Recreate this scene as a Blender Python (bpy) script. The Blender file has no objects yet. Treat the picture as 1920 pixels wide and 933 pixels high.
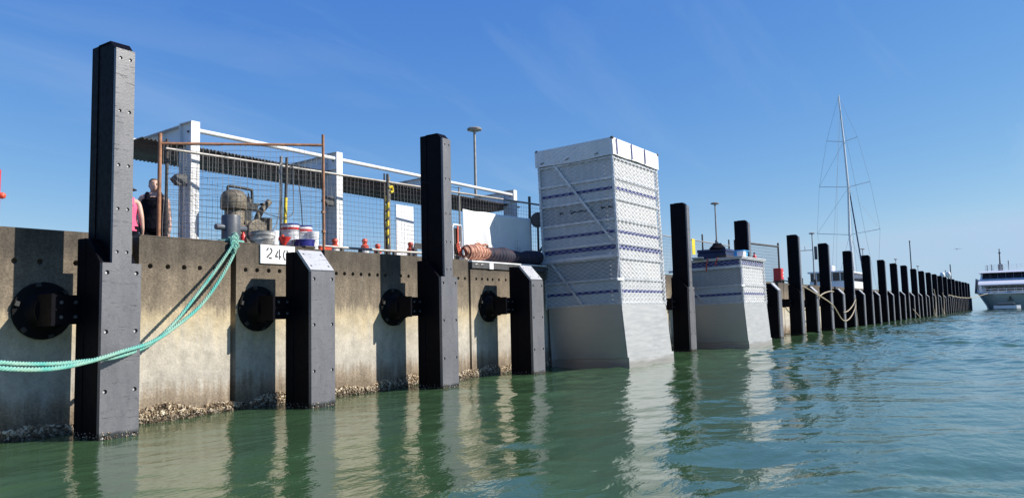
import bpy, math, random
import numpy as np
from mathutils import Vector, Matrix
random.seed(7)
rng = np.random.default_rng(11)
S = bpy.context.scene
COL = S.collection
R = math.radians

# ------------------------------------------------------------------ camera
CAM_YAW, CAM_PITCH, CAM_ROLL, CAM_H = 0.594, 0.084, -0.024, 1.405
cd = bpy.data.cameras.new('camera')
cam = bpy.data.objects.new('camera', cd); COL.objects.link(cam)
cd.sensor_fit = 'HORIZONTAL'; cd.sensor_width = 36.0; cd.lens = 36.0*1429.8/1920
cd.clip_start = 0.05; cd.clip_end = 6000
fw = Vector((math.cos(CAM_YAW)*math.cos(CAM_PITCH), math.sin(CAM_YAW)*math.cos(CAM_PITCH), math.sin(CAM_PITCH)))
r0 = Vector((math.sin(CAM_YAW), -math.cos(CAM_YAW), 0)); u0 = r0.cross(fw)
rr = r0*math.cos(CAM_ROLL)+u0*math.sin(CAM_ROLL); uu = -r0*math.sin(CAM_ROLL)+u0*math.cos(CAM_ROLL)
cam.matrix_world = Matrix(((rr.x, uu.x, -fw.x, 0), (rr.y, uu.y, -fw.y, 0), (rr.z, uu.z, -fw.z, CAM_H), (0, 0, 0, 1)))
S.camera = cam

# ------------------------------------------------------------------ sky and sun
SUN_TO = Vector((0.59, -1.0, 0.82)).normalized()
SUN_EL = math.asin(SUN_TO.z); SUN_ROT = math.atan2(SUN_TO.x, SUN_TO.y)
w = bpy.data.worlds.new('World'); S.world = w; w.use_nodes = True
wn = w.node_tree; wn.nodes.clear()
out = wn.nodes.new('ShaderNodeOutputWorld'); bg = wn.nodes.new('ShaderNodeBackground')
sky = wn.nodes.new('ShaderNodeTexSky'); sky.sky_type = 'NISHITA'; sky.sun_disc = False
sky.sun_elevation = SUN_EL; sky.sun_rotation = SUN_ROT % (2*math.pi)
sky.altitude = 0; sky.air_density = 1.0; sky.dust_density = 0.0; sky.ozone_density = 5.0
bg.inputs['Strength'].default_value = 0.073
# colour response of the phone camera: red steeper, blue flatter than the physical sky
sp_ = wn.nodes.new('ShaderNodeSeparateColor'); cmb = wn.nodes.new('ShaderNodeCombineColor'); wn.links.new(sky.outputs[0], sp_.inputs[0])
for ch, gam, gain, cap in ((0, 1.25, 14.6, 4.4), (1, 0.88, 10.45, 6.15), (2, 0.35, 9.3, 8.3)):
    a_ = wn.nodes.new('ShaderNodeMath'); a_.operation = 'MULTIPLY'; a_.inputs[1].default_value = 0.1
    b_ = wn.nodes.new('ShaderNodeMath'); b_.operation = 'POWER'; b_.inputs[1].default_value = gam
    c_ = wn.nodes.new('ShaderNodeMath'); c_.operation = 'MULTIPLY'; c_.inputs[1].default_value = gain
    wn.links.new(sp_.outputs[ch], a_.inputs[0]); wn.links.new(a_.outputs[0], b_.inputs[0]); wn.links.new(b_.outputs[0], c_.inputs[0]); d_ = wn.nodes.new('ShaderNodeMath'); d_.operation = 'MINIMUM'; d_.inputs[1].default_value = cap      # no brighter anywhere than the horizon in view
    wn.links.new(c_.outputs[0], d_.inputs[0]); wn.links.new(d_.outputs[0], cmb.inputs[ch])
# thin high cirrus, laid on a plane far above
tc = wn.nodes.new('ShaderNodeTexCoord'); sep = wn.nodes.new('ShaderNodeSeparateXYZ')
wn.links.new(tc.outputs['Generated'], sep.inputs[0])
zz = wn.nodes.new('ShaderNodeMath'); zz.operation = 'MAXIMUM'; zz.inputs[1].default_value = 0.0
wn.links.new(sep.outputs['Z'], zz.inputs[0])
za = wn.nodes.new('ShaderNodeMath'); za.operation = 'ADD'; za.inputs[1].default_value = 0.12
wn.links.new(zz.outputs[0], za.inputs[0])
dx = wn.nodes.new('ShaderNodeMath'); dx.operation = 'DIVIDE'; wn.links.new(sep.outputs['X'], dx.inputs[0]); wn.links.new(za.outputs[0], dx.inputs[1])
dy = wn.nodes.new('ShaderNodeMath'); dy.operation = 'DIVIDE'; wn.links.new(sep.outputs['Y'], dy.inputs[0]); wn.links.new(za.outputs[0], dy.inputs[1])
cb = wn.nodes.new('ShaderNodeCombineXYZ'); wn.links.new(dx.outputs[0], cb.inputs[0]); wn.links.new(dy.outputs[0], cb.inputs[1])
mp = wn.nodes.new('ShaderNodeMapping'); mp.inputs['Rotation'].default_value = (0, 0, R(35)); mp.inputs['Scale'].default_value = (0.35, 1.5, 1)
wn.links.new(cb.outputs[0], mp.inputs['Vector'])
cn = wn.nodes.new('ShaderNodeTexNoise'); cn.inputs['Scale'].default_value = 1.1; cn.inputs['Detail'].default_value = 7
cn.inputs['Roughness'].default_value = 0.55; cn.inputs['Distortion'].default_value = 0.6
wn.links.new(mp.outputs[0], cn.inputs['Vector'])
cr = wn.nodes.new('ShaderNodeValToRGB'); cr.color_ramp.elements[0].position = 0.53; cr.color_ramp.elements[0].color = (0, 0, 0, 1)
cr.color_ramp.elements[1].position = 0.85; cr.color_ramp.elements[1].color = (0.22, 0.22, 0.22, 1)
wn.links.new(cn.outputs[0], cr.inputs[0])
mx = wn.nodes.new('ShaderNodeMix'); mx.data_type = 'RGBA'
wn.links.new(cr.outputs[0], mx.inputs[0]); wn.links.new(cmb.outputs[0], mx.inputs[6]); mx.inputs[7].default_value = (6.5, 7.6, 9.0, 1)
wn.links.new(mx.outputs[2], bg.inputs['Color']); wn.links.new(bg.outputs[0], out.inputs[0])

sd = bpy.data.lights.new('sun', 'SUN'); sd.energy = 5.0; sd.angle = R(0.53); sd.color = (1.0, 0.95, 0.87)
sun = bpy.data.objects.new('sun', sd); COL.objects.link(sun)
sun.rotation_euler = (-SUN_TO).to_track_quat('-Z', 'Y').to_euler(); sun.location = (20, -30, 40)
S.view_settings.view_transform = 'Standard'; S.view_settings.look = 'None'
S.view_settings.exposure = 0.45; S.view_settings.gamma = 1.0; S.view_settings.use_curve_mapping = False

# ------------------------------------------------------------------ mesh helpers
class MB:
    def __init__(s): s.v = []; s.f = []; s.m = []
    def add(s, vs, fs, mi=0):
        b = len(s.v); s.v += [tuple(p) for p in vs]
        for f in fs: s.f.append(tuple(b+i for i in f)); s.m.append(mi)
    def box(s, x0, x1, y0, y1, z0, z1, mi=0):
        s.add([(x0,y0,z0),(x1,y0,z0),(x1,y1,z0),(x0,y1,z0),(x0,y0,z1),(x1,y0,z1),(x1,y1,z1),(x0,y1,z1)],
              [(0,3,2,1),(4,5,6,7),(0,1,5,4),(1,2,6,5),(2,3,7,6),(3,0,4,7)], mi); return s
    def prism(s, pts, x0, x1, mi=0):           # polygon in (y, z), extruded along x
        n = len(pts)
        s.add([(x0,)+tuple(p) for p in pts]+[(x1,)+tuple(p) for p in pts],
              [tuple(range(n))[::-1], tuple(range(n, 2*n))]+[(i, (i+1) % n, n+(i+1) % n, n+i) for i in range(n)], mi); return s
    def prism_y(s, pts, y0, y1, mi=0):         # polygon in (x, z), extruded along y
        n = len(pts)
        s.add([(p[0], y0, p[1]) for p in pts]+[(p[0], y1, p[1]) for p in pts],
              [tuple(range(n)), tuple(range(n, 2*n))[::-1]]+[(i, n+i, n+(i+1) % n, (i+1) % n) for i in range(n)], mi); return s
    def tube(s, pts, r, n=8, mi=0, caps=True):
        pts = [Vector(p) for p in pts]; m = len(pts)
        rs = r if hasattr(r, '__len__') else [r]*m
        b = len(s.v); up = None
        for i, p in enumerate(pts):
            t = (pts[min(i+1, m-1)]-pts[max(i-1, 0)])
            if t.length < 1e-9: t = Vector((0, 0, 1))
            t.normalize()
            if up is None:
                up = Vector((0, 0, 1)) if abs(t.z) < 0.9 else Vector((1, 0, 0))
            a = t.cross(up).normalized(); up2 = a.cross(t).normalized(); up = up2
            for k in range(n):
                q = 2*math.pi*k/n
                s.v.append(tuple(p+a*math.cos(q)*rs[i]+up2*math.sin(q)*rs[i]))
        for i in range(m-1):
            for k in range(n):
                s.f.append((b+i*n+k, b+i*n+(k+1) % n, b+(i+1)*n+(k+1) % n, b+(i+1)*n+k)); s.m.append(mi)
        if caps and n > 2:
            s.f.append(tuple(b+k for k in range(n))[::-1]); s.m.append(mi)
            s.f.append(tuple(b+(m-1)*n+k for k in range(n))); s.m.append(mi)
        return s
    def lathe(s, prof, c=(0,0,0), axis='z', n=20, mi=0):   # prof: list of (r, h)
        b = len(s.v)
        for r, h in prof:
            for k in range(n):
                q = 2*math.pi*k/n; a, d = r*math.cos(q), r*math.sin(q)
                p = {'z': (a, d, h), 'y': (a, h, d), 'x': (h, a, d)}[axis]
                s.v.append((p[0]+c[0], p[1]+c[1], p[2]+c[2]))
        for i in range(len(prof)-1):
            for k in range(n):
                s.f.append((b+i*n+k, b+i*n+(k+1) % n, b+(i+1)*n+(k+1) % n, b+(i+1)*n+k)); s.m.append(mi)
        s.f.append(tuple(b+k for k in range(n))[::-1]); s.m.append(mi)
        s.f.append(tuple(b+(len(prof)-1)*n+k for k in range(n))); s.m.append(mi)
        return s
    def ring_loft(s, rings, mi=0, caps=True):
        n = len(rings[0]); b = len(s.v)
        for r_ in rings: s.v += [tuple(p) for p in r_]
        for i in range(len(rings)-1):
            for k in range(n):
                s.f.append((b+i*n+k, b+i*n+(k+1) % n, b+(i+1)*n+(k+1) % n, b+(i+1)*n+k)); s.m.append(mi)
        if caps:
            s.f.append(tuple(b+k for k in range(n))[::-1]); s.m.append(mi)
            s.f.append(tuple(b+(len(rings)-1)*n+k for k in range(n))); s.m.append(mi)
        return s
    def holed(s, o, u, v, U, V, holes, depth, n=16, mi=0, mi2=None):
        """flat face o + u*[0,U] + v*[0,V] with round sunk holes (cu, cv, r); outward normal u x v"""
        o, u, v = Vector(o), Vector(u), Vector(v); nn = u.cross(v)
        mi2 = mi if mi2 is None else mi2
        us = {0.0, U}; vs = {0.0, V}; cell = {}
        for cu, cv, r in holes:
            h = r*1.35
            a, b_, c_, d = round(cu-h, 5), round(cu+h, 5), round(cv-h, 5), round(cv+h, 5)
            us |= {a, b_}; vs |= {c_, d}; cell[(a, c_)] = (cu, cv, r)
        us = sorted(us); vs = sorted(vs)
        P = lambda a, b_, d=0.0: tuple(o+u*a+v*b_-nn*d)
        for i in range(len(us)-1):
            for j in range(len(vs)-1):
                hc = cell.get((us[i], vs[j]))
                if hc is None:
                    s.add([P(us[i], vs[j]), P(us[i+1], vs[j]), P(us[i+1], vs[j+1]), P(us[i], vs[j+1])], [(0,1,2,3)], mi)
                else:
                    cu, cv, r = hc; h = r*1.35; A = []; B = []; C = []
                    for k in range(n):
                        q = 2*math.pi*k/n; c_, d_ = math.cos(q), math.sin(q); sc = h/max(abs(c_), abs(d_))
                        A.append(P(cu+c_*sc, cv+d_*sc)); B.append(P(cu+c_*r, cv+d_*r)); C.append(P(cu+c_*r, cv+d_*r, depth))
                    s.add(A+B, [(k, (k+1) % n, n+(k+1) % n, n+k) for k in range(n)], mi)
                    s.add(B+C, [(k, (k+1) % n, n+(k+1) % n, n+k) for k in range(n)]+[tuple(range(n, 2*n))], mi2)
        return s
    def mesh(s, name, mats, smooth=None):
        me = bpy.data.meshes.new(name); me.from_pydata(s.v, [], s.f)
        for m in (mats if isinstance(mats, (list, tuple)) else [mats]): me.materials.append(m)
        if any(s.m): me.polygons.foreach_set('material_index', s.m)
        if smooth is not None:
            me.polygons.foreach_set('use_smooth', [True]*len(s.f))
            me.set_sharp_from_angle(angle=R(smooth))
        me.update(); return me

def put(name, me, parent=None, loc=(0,0,0), rot=(0,0,0), bevel=0, seg=1):
    o = bpy.data.objects.new(name, me); COL.objects.link(o)
    o.location = loc; o.rotation_euler = rot; o.parent = parent
    if bevel:
        b = o.modifiers.new('bevel', 'BEVEL'); b.width = bevel; b.segments = seg; b.limit_method = 'ANGLE'; b.angle_limit = R(40)
    return o
def part(mb, name, mats, parent=None, smooth=None, bevel=0, seg=1, loc=(0,0,0), rot=(0,0,0)):
    return put(name, mb.mesh(name, mats, smooth), parent, loc, rot, bevel, seg)
def thing(name, label, cat, loc=(0,0,0), rot=(0,0,0), group=None):
    o = bpy.data.objects.new(name, None); COL.objects.link(o); o.location = loc; o.rotation_euler = rot
    o.empty_display_size = 0.1
    return tag(o, label, cat, group)
def tag(o, label, cat, group=None, kind=None):
    o['label'] = label; o['category'] = cat
    if group: o['group'] = group
    if kind: o['kind'] = kind
    return o
def copy_tree(o, parent=None):
    c = o.copy(); COL.objects.link(c); c.parent = parent
    for ch in list(o.children): copy_tree(ch, c)
    return c
def catenary(a, b, sag, n=24):
    a, b = Vector(a), Vector(b)
    return [a.lerp(b, t/n)-Vector((0, 0, sag*4*(t/n)*(1-t/n))) for t in range(n+1)]
def smooth_path(pts, k=8):
    P = [Vector(p) for p in pts]; o = []
    for i in range(len(P)-1):
        a, b, c, d = P[max(i-1, 0)], P[i], P[i+1], P[min(i+2, len(P)-1)]
        for j in range(k):
            t = j/k
            o.append(0.5*((2*b)+(c-a)*t+(2*a-5*b+4*c-d)*t*t+(3*b-a-3*c+d)*t**3))
    o.append(P[-1]); return o
def twist_rope(mb, path, r, pitch, strands=3, n=6):
    P = [Vector(p) for p in path]; L = [0]
    for i in range(1, len(P)): L.append(L[-1]+(P[i]-P[i-1]).length)
    step = pitch/8; m = max(2, int(L[-1]/step)); Q = []; j = 0
    for i in range(m+1):
        d = L[-1]*i/m
        while j < len(L)-2 and L[j+1] < d: j += 1
        t = (d-L[j])/max(1e-9, L[j+1]-L[j]); Q.append(P[j].lerp(P[j+1], t))
    for s_ in range(strands):
        pts = []
        for i, q in enumerate(Q):
            t = (Q[min(i+1, m)]-Q[max(i-1, 0)]).normalized()
            a = t.cross(Vector((0.01, 0, 1))).normalized(); b = a.cross(t)
            an = 2*math.pi*(i/8.0+s_/strands)
            pts.append(q+(a*math.cos(an)+b*math.sin(an))*r*0.60)
        mb.tube(pts, r*0.54, n)

# ------------------------------------------------------------------ material helpers
class NT:
    def __init__(s, name):
        s.mat = bpy.data.materials.new(name); s.mat.use_nodes = True; s.t = s.mat.node_tree
        s.b = s.t.nodes['Principled BSDF']; s.pos = s.n('ShaderNodeNewGeometry').outputs['Position']
    def n(s, ty, **kw):
        x = s.t.nodes.new(ty)
        for k, v in kw.items(): setattr(x, k, v)
        return x
    def link(s, a, b): s.t.links.new(a, b)
    def noise(s, scale, detail=4, rough=0.55, stretch=(1,1,1), src=None, dist=0):
        m = s.n('ShaderNodeMapping'); m.inputs['Scale'].default_value = stretch; s.link(src or s.pos, m.inputs['Vector'])
        x = s.n('ShaderNodeTexNoise'); x.inputs['Scale'].default_value = scale; x.inputs['Detail'].default_value = detail
        x.inputs['Roughness'].default_value = rough; x.inputs['Distortion'].default_value = dist
        s.link(m.outputs[0], x.inputs['Vector']); return x.outputs[0]
    def ramp(s, src, stops):
        x = s.n('ShaderNodeValToRGB'); e = x.color_ramp.elements
        while len(e) < len(stops): e.new(0.5)
        for el, (p, c) in zip(e, stops):
            el.position = p; el.color = (c, c, c, 1) if isinstance(c, (int, float)) else tuple(c)+(1,)
        s.link(src, x.inputs[0]); return x.outputs[0]
    def mix(s, f, a, b, mode='MIX'):
        x = s.n('ShaderNodeMix', data_type='RGBA', blend_type=mode)
        for i, v in ((0, f), (6, a), (7, b)):
            if hasattr(v, 'is_output'): s.link(v, x.inputs[i])
            elif isinstance(v, (int, float)): x.inputs[i].default_value = v if i == 0 else (v, v, v, 1)
            else: x.inputs[i].default_value = tuple(v)+(1,)
        return x.outputs[2]
    def math(s, op, a, b=0.0, c=None):
        x = s.n('ShaderNodeMath', operation=op)
        for i, v in enumerate((a, b, c)):
            if v is None: continue
            if hasattr(v, 'is_output'): s.link(v, x.inputs[i])
            else: x.inputs[i].default_value = v
        return x.outputs[0]
    def z(s, src=None):
        x = s.n('ShaderNodeSeparateXYZ'); s.link(src or s.pos, x.inputs[0]); return x.outputs['Z']
    def bump(s, h, strength=0.3, dist=0.02, prev=None):
        x = s.n('ShaderNodeBump'); x.inputs['Strength'].default_value = strength; x.inputs['Distance'].default_value = dist
        s.link(h, x.inputs['Height'])
        if prev: s.link(prev, x.inputs['Normal'])
        s.link(x.outputs[0], s.b.inputs['Normal']); return x.outputs[0]
    def col(s, c): s.link(c, s.b.inputs['Base Color'])
    def rough(s, c):
        if hasattr(c, 'is_output'): s.link(c, s.b.inputs['Roughness'])
        else: s.b.inputs['Roughness'].default_value = c

def mat(name, c, rough=0.5, metal=0.0, var=0.25, scale=6.0, bump=0.1, bscale=60.0, stretch=(1,1,1), spec=None, dirt=None, dirt_amt=0.4):
    m = NT(name); n1 = m.noise(scale, 5, 0.6, stretch)
    lo = tuple(x*(1-var) for x in c); hi = tuple(min(1, x*(1+var*0.6)) for x in c)
    base = m.ramp(n1, [(0.3, lo), (0.7, hi)])
    if dirt:
        d = m.ramp(m.noise(scale*0.45, 7, 0.7, stretch), [(0.5, 0), (0.68, dirt_amt)])
        base = m.mix(d, base, dirt)
    m.col(base); m.b.inputs['Metallic'].default_value = metal
    m.rough(m.ramp(m.noise(scale*2.3, 4), [(0.3, max(0.02, rough-0.08)), (0.7, min(1, rough+0.08))]))
    if spec is not None: m.b.inputs['Specular IOR Level'].default_value = spec
    if bump: m.bump(m.noise(bscale, 4, 0.6), bump, 0.01)
    return m.mat

M = {}
M['black_steel'] = mat('black_steel', (0.0045, 0.0045, 0.007), 0.5, var=0.3, bump=0.05, bscale=25, spec=0.06)
M['rubber'] = mat('black_rubber', (0.008, 0.008, 0.009), 0.6, bump=0.1, spec=0.1)
M['bolt'] = mat('galvanised_bolt', (0.5, 0.5, 0.5), 0.5, 0.3, bump=0)
M['wire'] = mat('galvanised_wire', (0.14, 0.14, 0.145), 0.55, 0.3, bump=0)
M['net_wire'] = mat('net_wire', (0.8, 0.8, 0.81), 0.45, 0.1, bump=0)
M['rust_pipe'] = mat('rusty_pipe', (0.33, 0.15, 0.075), 0.7, var=0.45, scale=9, bump=0.25, bscale=90, dirt=(0.25, 0.2, 0.17))
M['grey_pipe'] = mat('galvanised_pipe', (0.34, 0.32, 0.29), 0.5, 0.3, dirt=(0.3, 0.2, 0.13), dirt_amt=0.5)
M['dark_pipe'] = mat('dark_pipe', (0.06, 0.055, 0.05), 0.55, dirt=(0.16, 0.09, 0.05))
M['white_paint'] = mat('white_paint', (0.76, 0.76, 0.75), 0.45, var=0.1, bump=0.05, dirt=(0.40, 0.34, 0.27), dirt_amt=0.4, stretch=(1, 1, 0.35))
M['white_plastic'] = mat('white_plastic', (0.8, 0.8, 0.8), 0.35, var=0.05, bump=0.02)
M['red'] = mat('red_plastic', (0.62, 0.04, 0.035), 0.4, var=0.2, bump=0.03)
M['orange_red'] = mat('orange_plastic', (0.75, 0.1, 0.05), 0.45, var=0.2, bump=0.03)
M['navy'] = mat('navy_plastic', (0.03, 0.03, 0.22), 0.35, var=0.2, bump=0.03)
M['blue_stripe'] = mat('blue_print', (0.016, 0.022, 0.17), 0.5, var=0.2, bump=0)
M['bollard'] = mat('bollard_paint', (0.085, 0.095, 0.115), 0.45, var=0.3, bump=0.12, bscale=40, dirt=(0.2, 0.17, 0.14))
M['pump'] = mat('grimy_machine', (0.20, 0.165, 0.115), 0.6, var=0.45, scale=14, bump=0.2, bscale=70, dirt=(0.06, 0.05, 0.04), dirt_amt=0.6)
M['dark_machine'] = mat('dark_machine', (0.03, 0.03, 0.028), 0.5, var=0.4, bump=0.15)
M['roof'] = mat('corrugated_sheet', (0.085, 0.08, 0.075), 0.5, 0.4, var=0.3, scale=2, bump=0.03)
M['grey_box'] = mat('grey_steel', (0.07, 0.07, 0.072), 0.5, var=0.35, bump=0.08, dirt=(0.2, 0.17, 0.13))
M['ink'] = mat('stencil_ink', (0.02, 0.02, 0.02), 0.7, var=0.3, bump=0)
M['skin'] = mat('skin', (0.60, 0.37, 0.28), 0.5, var=0.05, bump=0)
M['hair'] = mat('hair', (0.22, 0.15, 0.09), 0.6, var=0.3, bump=0.2)
M['black_cloth'] = mat('black_cloth', (0.006, 0.006, 0.011), 0.9, var=0.3, bump=0.2, bscale=30, spec=0.1)
M['pink_cloth'] = mat('pink_cloth', (0.80, 0.11, 0.22), 0.8, var=0.15, bump=0.25, bscale=22)
M['hat_cloth'] = mat('hat_cloth', (0.07, 0.075, 0.07), 0.85, var=0.3, bump=0.2)
M['yellow'] = mat('yellow_tape', (0.75, 0.56, 0.03), 0.45, var=0.15, bump=0.05)
M['beige_rope'] = mat('beige_rope', (0.40, 0.34, 0.24), 0.85, var=0.25, bump=0.3, bscale=120)
M['thin_white'] = mat('mast_alloy', (0.75, 0.75, 0.73), 0.35, 0.2, var=0.06, bump=0)
M['lightblue'] = mat('light_blue_plastic', (0.06, 0.33, 0.62), 0.45, var=0.15, bump=0.05)
M['darkblue'] = mat('dark_blue_case', (0.006, 0.02, 0.075), 0.4, var=0.25, bump=0.05)
M['glass'] = mat('dark_glass', (0.012, 0.014, 0.02), 0.08, var=0.2, bump=0)
M['hullgrey'] = mat('hull_grey_green', (0.36, 0.45, 0.43), 0.35, var=0.1, bump=0)
M['gelcoat'] = mat('white_gelcoat', (0.8, 0.8, 0.8), 0.3, var=0.04, bump=0)
M['strap'] = mat('red_strap', (0.6, 0.1, 0.05), 0.8, var=0.2, bump=0.1)

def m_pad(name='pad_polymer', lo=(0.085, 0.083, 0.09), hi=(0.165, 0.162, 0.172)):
    m = NT(name); n1 = m.noise(5, 6, 0.65, (1, 1, 0.35)); n2 = m.noise(45, 4, 0.6)
    c = m.mix(n1, lo, hi); m.b.inputs['Specular IOR Level'].default_value = 0.7
    sc = m.ramp(m.noise(1.6, 8, 0.72, (2.2, 2.2, 22.0)), [(0.60, 0), (0.66, 0.6)])      # fine level scores
    c = m.mix(sc, c, (0.03, 0.03, 0.032))
    pl = m.ramp(m.noise(30, 4, 0.75), [(0.58, 0), (0.74, 0.55)]); dk = m.ramp(m.noise(22, 5, 0.7), [(0.32, 0.5), (0.45, 0)]); c = m.mix(dk, c, (0.05, 0.05, 0.052))
    c = m.mix(pl, c, (0.30, 0.29, 0.28))
    z = m.math('ADD', m.z(), m.math('MULTIPLY', m.math('SUBTRACT', m.noise(7, 3), 0.5), 0.10))
    wet = m.ramp(z, [(0.06, 1), (0.10, 0)])
    c = m.mix(wet, c, (0.03, 0.031, 0.03)); m.col(c)
    m.rough(m.mix(wet, m.ramp(n1, [(0.3, 0.36), (0.75, 0.5)]), 0.2))
    h = m.math('ADD', m.math('MULTIPLY', n2, 0.4), m.math('MULTIPLY', sc, -0.8)); m.bump(h, 0.6, 0.008)
    return m.mat
M['pad'] = m_pad(); M['head_pad'] = m_pad('bleached_glare_pad_polymer', (0.36, 0.36, 0.37), (0.52, 0.52, 0.53))  # head pads: weathered polymer, with the sun's glare put into the paler colour

def m_concrete():
    m = NT('quay_concrete')
    nz = m.noise(1.3, 7, 0.65, (1, 1, 0.55)); st = m.noise(5.5, 6, 0.6, (1, 1, 0.09)); fine = m.noise(30, 6, 0.7); mid = m.noise(6, 6, 0.65)
    z = m.math('ADD', m.z(), m.math('MULTIPLY', m.math('SUBTRACT', nz, 0.5), 0.62))
    z = m.math('ADD', z, m.math('MULTIPLY', m.math('SUBTRACT', st, 0.5), 0.5))
    dr = m.noise(17, 5, 0.6, (1, 1, 0.035)); z = m.math('ADD', z, m.math('MULTIPLY', m.math('SUBTRACT', dr, 0.5), 0.42))     # narrow runs
    zn = m.math('DIVIDE', z, 3.0)
    base = m.ramp(zn, [(0.05, (0.22, 0.165, 0.11)), (0.12, (0.34, 0.27, 0.195)), (0.19, (0.46, 0.415, 0.35)), (0.34, (0.52, 0.465, 0.375)), (0.42, (0.53, 0.455, 0.325)),
                       (0.49, (0.52, 0.42, 0.265)), (0.525, (0.42, 0.34, 0.225)), (0.55, (0.27, 0.215, 0.148)), (0.70, (0.215, 0.168, 0.116)), (0.80, (0.115, 0.092, 0.067)), (1.0, (0.12, 0.097, 0.072))])
    sp = m.ramp(mid, [(0.35, 0.78), (0.65, 1.08)]); base = m.mix(1.0, base, sp, 'MULTIPLY')
    sk = m.ramp(st, [(0.36, 0.6), (0.62, 1.06)]); base = m.mix(m.ramp(zn, [(0.1, 0.5), (0.2, 0.18), (0.48, 0.22), (0.58, 0.9)]), base, sk, 'MULTIPLY')
    fs = m.ramp(fine, [(0.36, 0.5), (0.60, 1.12)]); rough_top = m.ramp(zn, [(0.10, 0.8), (0.2, 0.3), (0.45, 0.3), (0.6, 0.85)]); base = m.mix(rough_top, base, fs, 'MULTIPLY')
    spk = m.ramp(m.noise(55, 3, 0.8), [(0.62, 0), (0.70, 0.7)]); base = m.mix(m.math('MULTIPLY', spk, m.ramp(zn, [(0.5, 0.1), (0.62, 0.6)])), base, (0.46, 0.42, 0.36))
    pit = m.ramp(m.noise(42, 3, 0.8), [(0.27, 0.85), (0.34, 0)]); base = m.mix(pit, base, (0.05, 0.042, 0.034))
    wh = m.ramp(m.noise(2.6, 8, 0.75, (1, 1, 0.3)), [(0.63, 0), (0.72, 0.35)]); base = m.mix(wh, base, (0.42, 0.40, 0.36))
    ed = m.ramp(m.z(), [(0.862, 0), (0.872, 0.4)]); 
    m.col(base); m.rough(0.88)
    m.bump(m.math('ADD', m.math('MULTIPLY', fine, 0.6), m.math('MULTIPLY', mid, 0.8)), 0.55, 0.02)
    return m.mat
M['concrete'] = m_concrete()
def m_deck():
    m = NT('deck_concrete'); n1 = m.noise(0.8, 7); m.col(m.mix(n1, (0.22, 0.2, 0.18), (0.36, 0.33, 0.3))); m.rough(0.9); m.bump(m.noise(40, 4), 0.3, 0.01); return m.mat
M['deck'] = m_deck()
def m_oyster():
    m = NT('oyster_shell'); v = m.n('ShaderNodeTexVoronoi'); v.inputs['Scale'].default_value = 26; m.link(m.pos, v.inputs['Vector'])
    s3 = m.n('ShaderNodeSeparateXYZ'); m.link(v.outputs['Color'], s3.inputs[0])
    c = m.ramp(s3.outputs['X'], [(0.0, (0.09, 0.06, 0.038)), (0.3, (0.30, 0.21, 0.13)), (0.65, (0.56, 0.43, 0.28)), (1.0, (0.85, 0.75, 0.58))])
    z = m.ramp(m.z(), [(0.02, 0.45), (0.10, 1.0)]); c = m.mix(1.0, c, z, 'MULTIPLY')
    m.col(c); m.rough(0.75); m.bump(m.noise(120, 3), 0.5, 0.01); return m.mat
M['oyster'] = m_oyster()
def m_alu():
    m = NT('brushed_aluminium'); n1 = m.noise(3.5, 6, 0.6, (0.5, 0.5, 4)); n2 = m.noise(60, 3, 0.6, (0.15, 0.15, 3))
    c = m.mix(n1, (0.48, 0.465, 0.45), (0.62, 0.60, 0.58)); z = m.math('ADD', m.z(), m.math('MULTIPLY', m.math('SUBTRACT', n1, 0.5), 0.25))
    c = m.mix(m.ramp(z, [(0.10, 0.75), (0.22, 0)]), c, (0.36, 0.33, 0.29)); m.col(c)
    m.b.inputs['Metallic'].default_value = 0.9; m.rough(m.ramp(n1, [(0.3, 0.5), (0.7, 0.58)])); m.bump(n2, 0.06, 0.002); return m.mat
M['alu'] = m_alu()
M['board'] = mat('white_wall_board', (0.54, 0.535, 0.525), 0.5, var=0.06, scale=3, bump=0.05, dirt=(0.5, 0.47, 0.42), dirt_amt=0.25)
M['board_grey'] = mat('greyed_wall_board', (0.39, 0.375, 0.36), 0.55, var=0.1, scale=3, bump=0.05, dirt=(0.4, 0.37, 0.33), dirt_amt=0.3)
M['rail'] = mat('frame_alloy', (0.66, 0.66, 0.66), 0.4, 0.3, var=0.15, bump=0.05, dirt=(0.3, 0.29, 0.28))
M['tarp'] = mat('white_tarp', (0.78, 0.77, 0.75), 0.7, var=0.06, scale=2.5, bump=0.12, bscale=9)
def m_rope_green():
    m = NT('mooring_rope'); n = m.noise(2.2, 5); c = m.mix(m.ramp(n, [(0.4, 0), (0.62, 1)]), (0.10, 0.44, 0.37), (0.27, 0.48, 0.38))
    f = m.ramp(m.noise(140, 3, 0.7), [(0.3, 0.55), (0.7, 1.1)]); m.col(m.mix(0.8, c, f, 'MULTIPLY')); m.rough(0.75); m.bump(m.noise(200, 3), 0.4, 0.004); return m.mat
M['rope'] = m_rope_green()
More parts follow.
